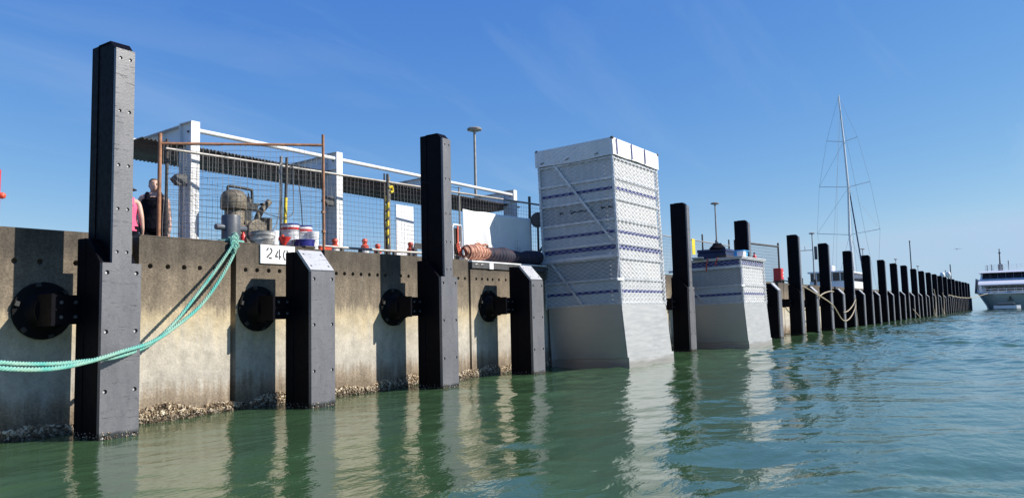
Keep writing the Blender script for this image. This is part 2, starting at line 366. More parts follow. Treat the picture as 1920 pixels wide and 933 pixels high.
def m_roll():
    m = NT('hose_roll_fabric'); n = m.noise(7, 6, 0.65); sx = m.n('ShaderNodeSeparateXYZ'); m.link(m.pos, sx.inputs[0])
    wv = m.n('ShaderNodeTexWave', wave_type='BANDS', bands_direction='X'); wv.inputs['Scale'].default_value = 5.2; wv.inputs['Distortion'].default_value = 2.2; wv.inputs['Detail'].default_value = 3; m.link(m.pos, wv.inputs['Vector'])
    c = m.mix(m.ramp(wv.outputs[0], [(0.25, 0), (0.7, 1)]), (0.30, 0.075, 0.04), (0.66, 0.38, 0.26)); c = m.mix(m.ramp(n, [(0.35, 0.75), (0.55, 0)]), c, (0.09, 0.03, 0.022))
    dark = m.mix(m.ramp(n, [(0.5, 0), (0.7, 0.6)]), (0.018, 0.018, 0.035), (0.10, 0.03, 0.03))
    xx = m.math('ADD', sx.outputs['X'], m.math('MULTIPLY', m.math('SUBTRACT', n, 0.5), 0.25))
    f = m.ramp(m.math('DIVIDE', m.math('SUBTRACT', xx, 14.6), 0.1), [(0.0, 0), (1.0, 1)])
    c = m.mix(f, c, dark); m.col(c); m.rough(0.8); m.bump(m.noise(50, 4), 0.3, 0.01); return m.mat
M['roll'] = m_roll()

# ------------------------------------------------------------------ water
def m_water():
    m = NT('harbour_water'); m.b.inputs['IOR'].default_value = 1.47; m.rough(0.015)
    n0 = m.noise(0.11, 4, 0.5); m.col(m.mix(n0, (0.037, 0.083, 0.034), (0.053, 0.104, 0.050)))
    a = m.noise(3.2, 3, 0.5, (1.0, 1.8, 1), dist=0.3); b = m.noise(11, 3, 0.55, (1.0, 1.5, 1))
    b1 = m.bump(a, 0.5, 0.022); b2 = m.bump(b, 0.5, 0.007, prev=b1); m.bump(m.noise(34, 3, 0.6, (1.0, 1.6, 1)), 0.22, 0.0022, prev=b2)
    return m.mat
M['water'] = m_water()
def build_water():
    xs = [-8.0]
    while xs[-1] < 190:
        x = xs[-1]; xs.append(x+(0.07 if x < 22 else 0.07+0.0042*(x-22)) if x > 0 else x+0.25)
    ys = list(np.arange(-6, 10.75, 0.062)); ys = list(-6-np.cumsum(np.linspace(0.08, 0.9, 60)))[::-1]+ys
    X, Y = np.meshgrid(np.array(xs), np.array(ys), indexing='ij'); Z = np.zeros_like(X)
    # sheltered by the quay on the near left, livelier in the open harbour
    shel = np.clip((10.4-Y)/9.0, 0, 1); op = 0.34+0.66*np.clip((X-7)/26.0, 0, 1)*(0.45+0.55*shel)
    op *= 0.8+0.25*np.sin(X*0.21+Y*0.33+1.0)+0.18*np.sin(X*0.47-Y*0.6)
    for i in range(64):
        lam = 0.22*(16**rng.random()); th = R(72)+rng.normal(0, 0.62)          # long crests run along the quay's length
        k = 2*math.pi/lam; ph = rng.random()*6.28; amp = 0.0054*lam**0.85
        fade = np.clip((lam-2.2*np.clip(0.07+0.0042*(X-22), 0.07, None))/(0.8*lam)+0.35, 0, 1)
        Z += amp*np.sin(k*(np.cos(th)*X+np.sin(th)*Y)+ph+0.7*np.sin(0.31*X+0.5*Y+i))*fade
    edge = np.clip((X+8)/6, 0, 1)*np.clip((190-X)/30, 0, 1)*np.clip((Y-Y.min())/6, 0, 1)
    Z = Z*op*edge
    nx, ny = X.shape; V = np.stack([X, Y, Z], -1).reshape(-1, 3)
    idx = np.arange(nx*ny).reshape(nx, ny)
    F = np.stack([idx[:-1, :-1], idx[1:, :-1], idx[1:, 1:], idx[:-1, 1:]], -1).reshape(-1, 4)
    nv = len(V); x0, x1, y0, y1 = xs[0], xs[-1], ys[0], ys[-1]; B = 4500.0
    EV = [(-B, -B, 0), (B, -B, 0), (B, y0, 0), (-B, y0, 0), (-B, y1, 0), (B, y1, 0), (B, B, 0), (-B, B, 0), (x0, y0, 0), (x0, y1, 0), (x1, y0, 0), (x1, y1, 0)]
    EF = [(0, 1, 2, 3), (4, 5, 6, 7), (3, 8, 9, 4), (10, 2, 5, 11)]
    me = bpy.data.meshes.new('water'); V = np.vstack([V, np.array(EV)]); F = np.vstack([F, np.array(EF)+nv])
    me.vertices.add(len(V)); me.vertices.foreach_set('co', V.ravel().astype(np.float32))
    me.loops.add(F.size); me.loops.foreach_set('vertex_index', F.ravel().astype(np.int32))
    me.polygons.add(len(F)); me.polygons.foreach_set('loop_start', np.arange(0, F.size, 4, dtype=np.int32))
    me.polygons.foreach_set('use_smooth', np.ones(len(F), bool)); me.materials.append(M['water'])
    me.update(calc_edges=True); me.validate()
    o = put('water', me); o['kind'] = 'structure'; o['label'] = 'green rippled harbour water along the quay'
build_water()

# ------------------------------------------------------------------ quay: deck and wall
YW, ZT, ZD = 10.4, 2.62, 2.10
mb = MB(); mb.box(-30, 175, 11.1, 15.6, -1.0, ZD); o = part(mb, 'quay_deck', M['deck']); o['kind'] = 'structure'; o['label'] = 'concrete deck of the quay behind the parapet'
wall = thing('quay_wall', 'weathered concrete quay wall with tide stains and row of tie holes', 'wall', (0, 0, 0))
mb = MB(); mb.box(-30, 175, 10.72, 11.1, -1.0, 2.60); part(mb, 'wall_core', M['concrete'], wall)
def panel(x0, x1, zt, holes, zh=2.2, bev=0.018):
    mb = MB()
    mb.holed((x0, YW, -0.9), (1, 0, 0), (0, 0, 1), x1-x0, zt+0.9, [(h-x0, zh+0.9, 0.034) for h in holes], 0.07, 16)
    z0 = -0.9
    mb.add([(x0, YW, z0), (x1, YW, z0), (x1, YW, zt), (x0, YW, zt), (x0, 10.72, z0), (x1, 10.72, z0), (x1, 10.72, zt), (x0, 10.72, zt)],
           [(0, 3, 7, 4), (1, 5, 6, 2), (3, 2, 6, 7), (5, 4, 7, 6)])
    bm_ = part(mb, 'concrete_panel', M['concrete'], wall)
    wd = bm_.modifiers.new('weld', 'WELD'); wd.merge_threshold = 0.0005
    bv = bm_.modifiers.new('bevel', 'BEVEL'); bv.width = bev; bv.segments = 2; bv.limit_method = 'ANGLE'; bv.angle_limit = R(60); bv.use_clamp_overlap = True
    return bm_
panel(-6.0, 1.28, ZT, [])
panel(1.32, 5.86, ZT, [4.36, 4.66, 5.1, 5.42])
panel(5.96, 7.46, ZT, [6.13, 6.40, 6.66, 6.92, 7.18])
panel(7.56, 9.32, ZT, [7.74, 7.96, 8.19, 8.41, 8.7, 9.0])
panel(9.40, 13.62, ZT, [9.68, 9.88, 10.09, 10.30, 10.52, 10.74, 10.96, 11.4, 11.63, 12.1, 12.4, 12.7, 13.02, 13.26, 13.50])
panel(13.70, 19.90, 2.43, [13.92, 14.14, 14.36, 14.56, 14.82, 15.1, 15.4, 15.7])
x = 19.96
while x < 168:
    x2 = x+6.66; panel(x, x2, ZT, [x+0.5+0.62*k for k in range(10)] if x < 55 else []); x = x2+0.06
# projecting ledge blocks seen on the parapet beside the fence post
mb = MB(); mb.box(8.95, 9.18, 10.385, 10.9, 2.625, 2.665); part(mb, 'coping_slab', M['concrete'], wall, bevel=0.01)
mb = MB(); mb.box(6.0, 8.93, 10.45, 11.05, 2.624, 2.65); part(mb, 'coping_slab', M['concrete'], wall, bevel=0.008)

# oysters and barnacles in the tidal band
def oysters(x0, x1, per_m, hi, smin, smax):
    n = int((x1-x0)*per_m); V = []; F = []
    base = np.array([(1, 0, 0), (-1, 0, 0), (0, 1, 0), (0, -1, 0), (0, 0, 1), (0, 0, -1)], float)
    fc = [(0, 2, 4), (2, 1, 4), (1, 3, 4), (3, 0, 4), (2, 0, 5), (1, 2, 5), (3, 1, 5), (0, 3, 5)]
    for i in range(n):
        xx = x0+(x1-x0)*rng.random(); t = rng.random(); top = hi*(0.8+0.2*math.sin(xx*2.3)+0.14*math.sin(xx*7.1))
        zz_ = -0.06+(top+0.06)*t**0.9; s = smin+(smax-smin)*rng.random()**1.6
        if t > 0.92: s *= 0.7
        q = np.linalg.qr(rng.normal(size=(3, 3)))[0]
        p = (base*np.array([1.0, 0.45, 0.8])*s*(0.75+0.5*rng.random((6, 1))))@q
        V.append(p+np.array([xx, YW-0.012-0.03*rng.random()*(1-t*0.6), zz_])); F += [tuple(6*i+k for k in f) for f in fc]
    m_ = MB(); m_.v = [tuple(p) for p in np.vstack(V)]; m_.f = F; m_.m = [0]*len(F)
    o = part(m_, 'oyster_crust', M['oyster'], wall); o['kind'] = 'stuff'; o['label'] = 'band of oysters and barnacles at the waterline'
oysters(3.4, 10.0, 1100, 0.23, 0.010, 0.025)
oysters(10.0, 17.2, 700, 0.23, 0.012, 0.028)
oysters(19.5, 46.0, 90, 0.24, 0.025, 0.05)

# ------------------------------------------------------------------ fender piles
ORD = ['first', 'second', 'third', 'fourth', 'fifth', 'sixth', 'seventh', 'eighth', 'ninth', 'tenth', 'eleventh', 'twelfth', 'thirteenth', 'fourteenth',
       'fifteenth', 'sixteenth', 'seventeenth', 'eighteenth', 'nineteenth', 'twentieth', 'twenty-first', 'twenty-second']
BL = MB(); BL.lathe([(0.0, -0.034), (0.013, -0.034), (0.017, -0.028), (0.017, 0.0)], axis='y', n=10); BOLT = BL.mesh('bolt', M['bolt'], 35)
def pile_meshes(detail):
    n = 16 if detail else 8
    d = {}
    rows = [2.02, 1.30, 0.58, 0.03]
    mb = MB(); mb.holed((-0.245, 0, -0.8), (1, 0, 0), (0, 0, 1), 0.49, 2.94, [(x_+0.245, z_+0.8, 0.027) for z_ in rows for x_ in (-0.185, 0.185)], 0.05, n)
    mb.add([(-0.245, 0, -0.8), (0.245, 0, -0.8), (0.245, 0, 2.14), (-0.245, 0, 2.14), (-0.245, 0.06, -0.8), (0.245, 0.06, -0.8), (0.245, 0.06, 2.14), (-0.245, 0.06, 2.14)],
           [(0, 3, 7, 4), (1, 5, 6, 2), (3, 2, 6, 7), (5, 4, 7, 6)]); d['front_pad'] = mb.mesh('front_pad', M['pad'])
    # sloping pad on the head of the short piles
    a = Vector((0, 0.012, 2.165)); b = Vector((0, 0.318, 2.495)); v = (b-a); L_ = v.length; v.normalize(); nn = Vector((1, 0, 0)).cross(v)
    mb = MB(); mb.holed((-0.243, a.y, a.z), (1, 0, 0), v, 0.486, L_, [(x_+0.243, q, 0.02) for q in (0.09, L_-0.09) for x_ in (-0.18, 0.18)], 0.025, n)
    A = [Vector((sx*0.243, p.y, p.z)) for p in (a, b) for sx in (-1, 1)]; B = [p-nn*0.045 for p in A]
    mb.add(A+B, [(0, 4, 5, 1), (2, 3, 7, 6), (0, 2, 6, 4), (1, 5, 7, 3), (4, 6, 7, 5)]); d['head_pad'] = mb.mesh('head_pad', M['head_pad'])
    prof = [(0.061, -0.8), (0.061, 2.105), (0.335, 2.455), (0.6, 2.46), (0.6, -0.8)]
    mb = MB(); mb.prism(prof, -0.232, 0.232); d['steel_body'] = mb.mesh('steel_body', M['black_steel'])
    mb = MB(); mb.box(-0.242, 0.242, 0.43, 0.612, -0.79, 2.468); d['back_flange'] = mb.mesh('back_flange', M['black_steel'])
    mb = MB(); mb.box(-0.240, 0.240, 0.07, 0.60, 1.572, 1.586); d['stiffener'] = mb.mesh('stiffener', M['black_steel'])
    # arm with bolts, to the cone fender beside the pile
    mb = MB(); mb.box(-0.56, -0.18, 0.50, 0.79, 1.40, 1.76); mb.box(-0.57, -0.18, 0.485, 0.80, 1.568, 1.592); mb.box(-0.60, -0.56, 0.47, 0.83, 1.385, 1.775)
    d['bracket_arm'] = mb.mesh('bracket_arm', M['black_steel'])
    mb = MB(); mb.lathe([(0.022, -0.02), (0.022, 0.0)], (0, 0, 0), 'y', 8); d['arm_bolt'] = mb.mesh('bolt', M['grey_box'])
    mb = MB(); mb.lathe([(0.365, 1.096), (0.365, 1.055), (0.25, 1.045), (0.215, 1.0), (0.19, 0.9), (0.185, 0.84), (0.22, 0.835), (0.22, 0.80)], (-0.42, 0, 1.58), 'y', 28 if detail else 12)
    d['cone_fender'] = mb.mesh('cone_fender', M['rubber'], 40)
    mb = MB(); mb.box(-0.025, 0.025, 1.015, 1.05, -0.03, 0.03); d['flange_clip'] = mb.mesh('flange_clip', M['dark_machine'])
    # tall upright
    prows = [4.74, 4.06, 3.37, 2.82, 2.28] if detail else [4.74, 3.9, 3.1, 2.3]
    mb = MB(); mb.holed((-0.122, 0.012, 2.10), (1, 0, 0), (0, 0, 1), 0.244, 2.76, [(x_+0.122, z_-2.10, 0.021) for z_ in prows for x_ in (-0.062, 0.062)], 0.04, n)
    mb.add([(-0.122, 0.012, 2.1), (0.122, 0.012, 2.1), (0.122, 0.012, 4.86), (-0.122, 0.012, 4.86), (-0.122, 0.06, 2.1), (0.122, 0.06, 2.1), (0.122, 0.06, 4.86), (-0.122, 0.06, 4.86)],
           [(0, 3, 7, 4), (1, 5, 6, 2), (3, 2, 6, 7), (5, 4, 7, 6)]); d['post_pad'] = mb.mesh('post_pad', M['pad'])
    mb = MB(); mb.prism([(0.061, 2.1), (0.061, 4.85), (0.16, 4.955), (0.58, 4.955), (0.58, 2.1)], -0.112, 0.112); d['post_body'] = mb.mesh('post_body', M['black_steel'])
    mb = MB(); mb.box(-0.122, 0.122, 0.44, 0.592, 2.3, 4.962); d['post_flange'] = mb.mesh('post_flange', M['black_steel'])
    mb = MB(); mb.prism([(0.055, 4.868), (0.15, 4.972), (0.44, 4.972), (0.44, 4.957), (0.165, 4.957), (0.066, 4.852)], -0.124, 0.124); d['post_cap'] = mb.mesh('post_cap', M['black_steel'])
    return d, rows, prows
def barnacles():
    m_ = MB()
    for i in range(46):
        sx = random.choice((-1, 1)); c = Vector((sx*random.uniform(0.02, 0.24), -0.004, 0.01+0.09*random.random()**2)); r_ = random.uniform(0.004, 0.011)
        m_.lathe([(r_, 0.004), (r_*.85, -r_*.5), (r_*.45, -r_*.9)], c, 'y', 6)
    for i in range(40):
        c = Vector((-0.245, random.uniform(0.02, 0.6), 0.01+0.08*random.random()**2)); r_ = random.uniform(0.004, 0.010); m_.lathe([(r_, 0.004), (r_*.85, -r_*.5), (r_*.45, -r_*.9)], c, 'x', 6)
    return m_.mesh('barnacles', M['oyster'])
BARN = barnacles()
PM = {True: pile_meshes(True), False: pile_meshes(False)}
def pile(x_, tall, label, detail=True, group='black fender piles along the quay'):
    d, rows, prows = PM[detail]
    j_ = 0.0 if detail else 1.0
    t = thing('fender_pile', label, 'fender pile', (x_+j_*random.uniform(-.12, .12), 9.3+j_*random.uniform(-.03, .02), j_*random.uniform(-.07, .05)), (R(j_*random.uniform(-.5, .3)), R(j_*random.uniform(-.5, .5)), 0), group=group)
    f = put('front_pad', d['front_pad'], t, bevel=0)
    put('steel_body', d['steel_body'], t, bevel=0.006 if detail else 0); put('back_flange', d['back_flange'], t, bevel=0.004 if detail else 0)
    put('stiffener', d['stiffener'], t); ba = put('bracket_arm', d['bracket_arm'], t); c = put('cone_fender', d['cone_fender'], t)
    if detail:
        put('barnacles', BARN, f)['kind'] = 'stuff'
        for bx_ in (-0.48, -0.31):
            for bz in (1.49, 1.67): put('bolt', d['arm_bolt'], ba, (bx_, 0.5, bz))
        for k in range(6):
            q = 2*math.pi*(k+0.5)/6+0.25
            put('flange_clip', d['flange_clip'], c, (-0.42+0.335*math.cos(q), 0, 1.58+0.335*math.sin(q)), (0, -q, 0))
        for z_ in rows:
            for sx in (-0.185, 0.185): put('bolt', BOLT, f, (sx-0.008, 0.050, z_-0.006))
    if tall:
        pp = put('post_pad', d['post_pad'], t); put('post_body', d['post_body'], t); put('post_flange', d['post_flange'], t); put('post_cap', d['post_cap'], t)
        if detail:
            for z_ in prows:
                for sx in (-0.062, 0.062): put('bolt', BOLT, pp, (sx-0.006, 0.052, z_-0.005), (0, 0, 0)).scale = (0.72, 0.9, 0.72)
    else:
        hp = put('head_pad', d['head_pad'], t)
    return t
pile(5.117, True, 'tall black fender pile nearest the camera, crossed by the green rope')
pile(8.375, False, 'short black fender pile covering the end of the 240 sign')
pile(11.574, True, 'tall black fender pile between the wrapped yellow pole and the white tarp')
pile(14.772, False, 'short black fender pile just left of the tall mesh enclosure')
pile(21.2, False, 'short black fender pile mostly hidden right behind the tall mesh enclosure')
pile(24.397, True, 'tall black fender pile between the two mesh enclosures')
pile(31.15, True, 'tall black fender pile rising behind the low mesh enclosure')
pile(35.25, False, 'short black fender pile just right of the low mesh enclosure')
X10 = 39.35; k = 0; x = X10
while x < 173:
    o1 = ORD[k] if k < len(ORD) else 'last'
    pile(x, True, f'{o1} tall black fender pile right of the low mesh enclosure, counting towards the ferry', k < 2, 'black fender piles in the far row')
    if x+3.35 < 173: pile(x+3.35, False, f'{o1} short black fender pile between the tall ones in the far row', False, 'black fender piles in the far row')
    x += 6.78; k += 1

# ------------------------------------------------------------------ mesh-clad work enclosures
def net(mb, o, u, v, U, V, w_, h_, r, n=3, bulge=0.0):
    o, u, v = Vector(o), Vector(u), Vector(v); nn = u.cross(v); m = int(U/w_); q = int(V/h_)
    for i in range(m+1):
        ph = random.random()*0.0
        pts = []
        for j in range(q+1):
            a = (i+(0.5 if (j+i) % 2 else -0.5)*1.04)*w_
            a = min(max(a, 0), U)
            dv = bulge*math.sin(math.pi*a/U)*math.sin(math.pi*j/q)
            pts.append(o+u*(a+0.006*math.sin(j*0.7+i))+v*(j*h_)+nn*((0.006 if (j+i) % 2 else -0.006)+dv))
        mb.tube(pts, r, n, caps=False)
def enclosure(loc, W, Dp, H, rails, stripes, label, tall):
    t = thing('work_enclosure', label, 'work enclosure', loc, (R(-1.75), 0, 0), group='mesh clad work enclosures hung round the piles')
    HS = 1.57
    # skirt of sheet aluminium: front sheet proud of the side sheets, a stepped foot
    mb = MB(); mb.prism_y([(0.0, HS), (0.16, 0.26), (0.22, 0.26), (0.22, -0.6), (W+0.32, -0.6), (W+0.32, 0.26), (W+0.20, 0.26), (W, HS)][::-1], 0.0, 0.03)
    part(mb, 'front_skirt', M['alu'], t, bevel=0.004)
    mb = MB(); mb.add([(0.003, 0.03, HS), (0.163, 0.03, 0.26), (0.223, 0.03, 0.26), (0.223, 0.03, -0.6), (0.003, Dp-0.1, HS), (0.163, Dp-0.1, 0.26), (0.223, Dp-0.1, 0.26), (0.223, Dp-0.1, -0.6)],
                      [(0, 1, 5, 4), (1, 2, 6, 5), (2, 3, 7, 6)]); o_ = part(mb, 'side_skirt', M['alu'], t)
    so = o_.modifiers.new('solid', 'SOLIDIFY'); so.thickness = 0.012; so.offset = -1
    mb = MB(); mb.add([(W-0.003, 0.03, HS), (W+0.197, 0.03, 0.26), (W+0.317, 0.03, 0.26), (W+0.317, 0.03, -0.6), (W-0.003, Dp-0.1, HS), (W+0.197, Dp-0.1, 0.26), (W+0.317, Dp-0.1, 0.26), (W+0.317, Dp-0.1, -0.6)],
                      [(0, 4, 5, 1), (1, 5, 6, 2), (2, 6, 7, 3)]); part(mb, 'side_skirt', M['alu'], t)
    mb = MB(); mb.box(0.02, W-0.02, Dp-0.1, Dp-0.08, -0.5, HS); part(mb, 'back_skirt', M['alu'], t)
    # courses of wall board on every side
    lev = [HS]+rails+[H]
    for i in range(len(lev)-1):
        z0, z1 = lev[i]+0.006, lev[i+1]-0.006; jy = random.uniform(-0.008, 0.008)
        for (nm, b) in (('wall_board', (0.06, W-0.06, 0.05+jy, 0.075+jy)), ('wall_board', (0.05+jy, 0.075+jy, 0.08, Dp-0.04)), ('wall_board', (W-0.075, W-0.05, 0.08, Dp-0.04)), ('wall_board', (0.06, W-0.06, Dp-0.035, Dp-0.01))):
            mb = MB(); mb.box(b[0], b[1], b[2], b[3], z0, z1); part(mb, nm, M['board_grey' if (i % 3 == 1 and b[0] < 0.1 and b[3] > 0.2) else 'board'], t, bevel=0.004)
    for zs, hh in stripes:
        mb = MB(); mb.box(0.065, W-0.065, 0.036, 0.049, zs, zs+hh); mb.box(0.036, 0.0485, 0.081, Dp-0.05, zs, zs+hh); part(mb, 'blue_stripe', M['blue_stripe'], t)
    # frame
    for (px, py) in ((0.012, 0.012), (W-0.012, 0.012), (0.012, Dp-0.02), (W-0.012, Dp-0.02)):
        mb = MB(); mb.box(px-0.03, px+0.03, py-0.03, py+0.03, HS-0.05, H+0.01); part(mb, 'corner_post', M['rail'], t, bevel=0.006)
    for z_ in rails+[HS+0.02]:
        mb = MB(); mb.box(0.05, W-0.05, 0.0, 0.034, z_-0.028, z_+0.028); mb.box(0.0, 0.034, 0.05, Dp-0.06, z_-0.028, z_+0.028)
        for k_ in range(int(Dp/0.14)): mb.box(-0.004, 0.0, 0.12+0.14*k_, 0.17+0.14*k_, z_-0.012, z_+0.012)
        part(mb, 'frame_rail', M['rail'], t, bevel=0.004)
    dia = [((0, 0.25, HS+0.15), (0, 1.25, 2.75))] if not tall else [((0, 1.75, 5.35), (0, 0.12, 3.12)), ((0, 1.95, 2.75), (0, 1.1, HS+0.05))]
    if not tall: dia = [((0, 1.85, 2.15), (0, 1.35, HS+0.05))]
    for a, b in dia:
        a, b = Vector(a), Vector(b); v = (b-a).normalized(); s_ = Vector((0, v.z, -v.y))*0.03; nx = Vector((-0.02, 0, 0))
        mb = MB(); c = [a+s_, a-s_, b-s_, b+s_]; mb.add([p+nx*0.1 for p in c]+[p+nx for p in c], [(3, 2, 1, 0), (4, 5, 6, 7), (0, 1, 5, 4), (1, 2, 6, 5), (2, 3, 7, 6), (3, 0, 4, 7)])
        part(mb, 'brace', M['rail'], t)
    # walkway angle and outrigger bar
    mb = MB(); zc = 2.78 if tall else 2.86
    mb.box(-0.05, 0.03, 0.0, Dp+0.55, zc-0.055, zc+0.03); part(mb, 'side_channel', M['rail'], t, bevel=0.006)
    mb = MB(); mb.box(-0.22, 0.12, -0.045, -0.005, 2.14, 2.20); part(mb, 'outrigger_bar', M['white_paint'], t, bevel=0.006)
    mb = MB()
    for i in range(16):
        f_ = i/15; p = Vector((-0.19+0.17*f_, -0.03, 2.2+0.58*f_)); q = p+Vector((0.008, 0.0, 0.034))
        off = Vector((0.008, 0, 0)) if i % 2 else Vector((0, 0.008, 0))
        mb.tube([p-off, p+off, q+off, q-off, p-off], 0.004, 4)
    part(mb, 'chain', M['net_wire'], t)
    # chain-link nets hung outside the frame
    mb = MB(); ztop = (rails[-1]+0.02) if tall else H-0.04
    net(mb, (-0.02, -0.035, HS+0.02), (1, 0, 0), (0, 0, 1), W+0.04, ztop-HS-0.04, 0.112, 0.056, 0.009)
    o_ = part(mb, 'chain_link_net', M['net_wire'], t, 60); o_['kind'] = 'stuff'
    mb = MB(); net(mb, (-0.045, Dp, HS+0.02), (0, -1, 0), (0, 0, 1), Dp, ztop-HS-0.04, 0.10, 0.052, 0.0072)
    o_ = part(mb, 'chain_link_net', M['net_wire'], t, 60); o_['kind'] = 'stuff'
    return t
E1 = enclosure((16.93, 8.2, 0.0), 2.72, 2.18, 5.68, [2.20, 2.72, 3.08, 3.68, 4.20, 4.72, 5.24], [(1.86, 0.068), (2.94, 0.10), (3.34, 0.068), (4.43, 0.072)],
               'tall white panelled enclosure wrapped in chain link net with aluminium skirt', True)
# cover sheet folded over the head of the tall one
def cover(t, W, Dp, H):
    mb = MB(); nx = 26
    def sheet(fn, nu, nv):
        b = len(mb.v)
        for i in range(nu+1):
            for j in range(nv+1): mb.v.append(fn(i/nu, j/nv))
        for i in range(nu):
            for j in range(nv): mb.f.append((b+i*(nv+1)+j, b+(i+1)*(nv+1)+j, b+(i+1)*(nv+1)+j+1, b+i*(nv+1)+j+1)); mb.m.append(0)
    wob = lambda a, b: 0.008*math.sin(a*17+b*4)+0.004*math.sin(a*41)
    sheet(lambda a, b: (-0.05+(W+0.10)*a, -0.052-wob(a, b)*(1-b)*0.9, H-0.40-0.008*math.sin(a*9)*(1-b)+(0.43+0.008*math.sin(a*9)*(1-b))*b), nx, 5)
    sheet(lambda a, b: (-0.056-wob(a, b)*(1-b)*0.9, -0.052+(Dp+0.10)*(1-a), H-0.42+0.012*math.sin(a*7+1)*(1-b)+(0.45-0.012*math.sin(a*7+1)*(1-b))*b), nx, 5)
    sheet(lambda a, b: (-0.05+(W+0.10)*a, -0.05+(Dp+0.10)*b, H+0.031), 2, 2)
    o = part(mb, 'cover_sheet', M['tarp'], t, 40)
    mb = MB(); net(mb, (-0.068, Dp, H-0.40), (0, -1, 0), (0, 0, 1), Dp, 0.42, 0.10, 0.052, 0.0055); o_ = part(mb, 'chain_link_net', M['net_wire'], t, 60); o_['kind'] = 'stuff'
    for xs_ in (0.14, 1.0, 1.82):
        m2 = MB(); m2.box(xs_, xs_+0.045, -0.076, -0.070, H-0.38, H+0.02); part(m2, 'tie_strap', M['blue_stripe'], o)
    for xs_ in (0.55, 2.3):
        m2 = MB(); m2.box(xs_, xs_+0.012, -0.075, -0.070, H-0.36, H-0.0); part(m2, 'tie_strap', M['grey_pipe'], o)
    for ys_ in (0.35, 1.2, 1.95):
        m2 = MB(); m2.tube([(-0.075, ys_, H-0.31), (-0.075, ys_+0.1, H-0.34)], 0.01, 5); part(m2, 'tie_cord', M['ink'], o)
    for px, py in ((-0.02, -0.03), (W+0.02, -0.03), (-0.02, Dp)):
        m2 = MB(); m2.lathe([(0.0, H-0.02), (0.045, H-0.01), (0.05, H+0.03), (0.03, H+0.055), (0, H+0.058)], (px, py, 0), 'z', 10); part(m2, 'corner_knob', M['grey_box'], t, 40)
cover(E1, 2.72, 2.18, 5.68)
# illegible hand-written marks on the third course of boards (left side)
def scribble(t, y0, z0, w_, seed):
    rs = random.Random(seed); mb = MB(); pts = []
    for i in range(26):
        f_ = i/25; pts.append((0.040, y0-w_*f_, z0+0.028*math.sin(i*1.9)*(1.9 if i < 4 else 0.75)+rs.uniform(-0.008, 0.008)))
    mb.tube(smooth_path(pts, 4), 0.008, 4); part(mb, 'pen_marks', M['ink'], t)
scribble(E1, 1.32, 3.98, 0.50, 1); scribble(E1, 0.42, 3.99, 0.36, 2)
mb = MB()
for yy in (1.60, 1.53, 0.70): mb.box(0.037, 0.0425, yy-0.02, yy+0.02, 3.96, 4.02)
part(mb, 'pen_marks', M['ink'], E1)

E2 = enclosure((26.30, 8.12, 0.0), 2.72, 2.1, 3.14, [2.20, 2.86], [(1.86, 0.085), (2.92, 0.17)],
               'low white panelled enclosure under chain link net with flat lid', False)
mb = MB(); mb.box(-0.08, 2.80, -0.09, 2.25, 3.15, 3.19); part(mb, 'lid', M['board'], E2, bevel=0.006)
mb = MB(); mb.box(-0.05, 2.77, -0.06, 2.2, 3.105, 3.148); part(mb, 'lid', M['rail'], E2)

# things standing on the low enclosure
t = thing('tool_case', 'dark blue hard case with black bag on the low enclosure lid', 'case', (26.75, 9.05, 3.165))
mb = MB(); mb.box(-0.35, 0.55, -0.3, 0.75, 0.0, 0.22); part(mb, 'case_body', M['darkblue'], t, bevel=0.03, seg=2)
mb = MB(); mb.box(-0.36, 0.56, -0.31, 0.76, 0.225, 0.34); part(mb, 'case_lid', M['darkblue'], t, bevel=0.03, seg=2)
mb = MB(); mb.box(-0.37, 0.57, -0.315, 0.0, 0.0, 0.11); part(mb, 'case_base', M['dark_machine'], t, bevel=0.01)
t2 = thing('tool_bag', 'slumped black bag lying on the dark blue case', 'bag', (26.55, 9.1, 3.51))
mb = MB(); mb.ring_loft([[(0.30*s_*math.cos(q)*1.0, 0.28*s_*math.sin(q), z_+0.02*math.sin(3*q)) for q in np.linspace(0, 2*math.pi, 16, endpoint=False)] for s_, z_ in ((0.95, 0), (1.0, 0.03), (0.75, 0.09), (0.55, 0.16), (0.5, 0.19))])
part(mb, 'bag_body', M['black_cloth'], t2, 60)
mb = MB(); mb.tube(smooth_path([(-0.15, 0, 0.2), (0.0, 0.05, 0.31), (0.15, 0, 0.2)]), 0.014, 6); part(mb, 'handle', M['black_cloth'], t2)
t = thing('plastic_crate', 'light blue plastic crate right of the pile on the low enclosure', 'crate', (28.4, 8.95, 3.165))
mb = MB()
mb.prism([(-0.25, 0), (0.25, 0), (0.29, 0.36), (-0.29, 0.36)], -0.32, 0.32); part(mb, 'crate_body', M['lightblue'], t, bevel=0.02)
mb = MB(); mb.box(-0.36, 0.36, -0.33, 0.33, 0.33, 0.37); part(mb, 'rim', M['lightblue'], t, bevel=0.008)
t = thing('white_box', 'small white box beside the light blue crate', 'box', (27.75, 8.62, 3.165))
mb = MB(); mb.box(-0.16, 0.16, -0.12, 0.12, 0, 0.26); part(mb, 'box_body', M['white_plastic'], t, bevel=0.015)
mb = MB(); mb.box(-0.17, 0.17, -0.13, 0.13, 0.262, 0.29); part(mb, 'lid', M['white_plastic'], t, bevel=0.01)
t = thing('spray_bottle', 'dark red bottle with grey cap at the lid corner', 'bottle', (28.75, 8.45, 3.17))
mb = MB(); mb.lathe([(0.07, 0), (0.075, 0.02), (0.075, 0.14), (0.03, 0.2), (0.028, 0.24)], n=14); part(mb, 'bottle_body', M['red'], t, 40)
mb = MB(); mb.lathe([(0.034, 0.241), (0.034, 0.285), (0.02, 0.29)], n=12); part(mb, 'cap', M['grey_box'], t, 40)
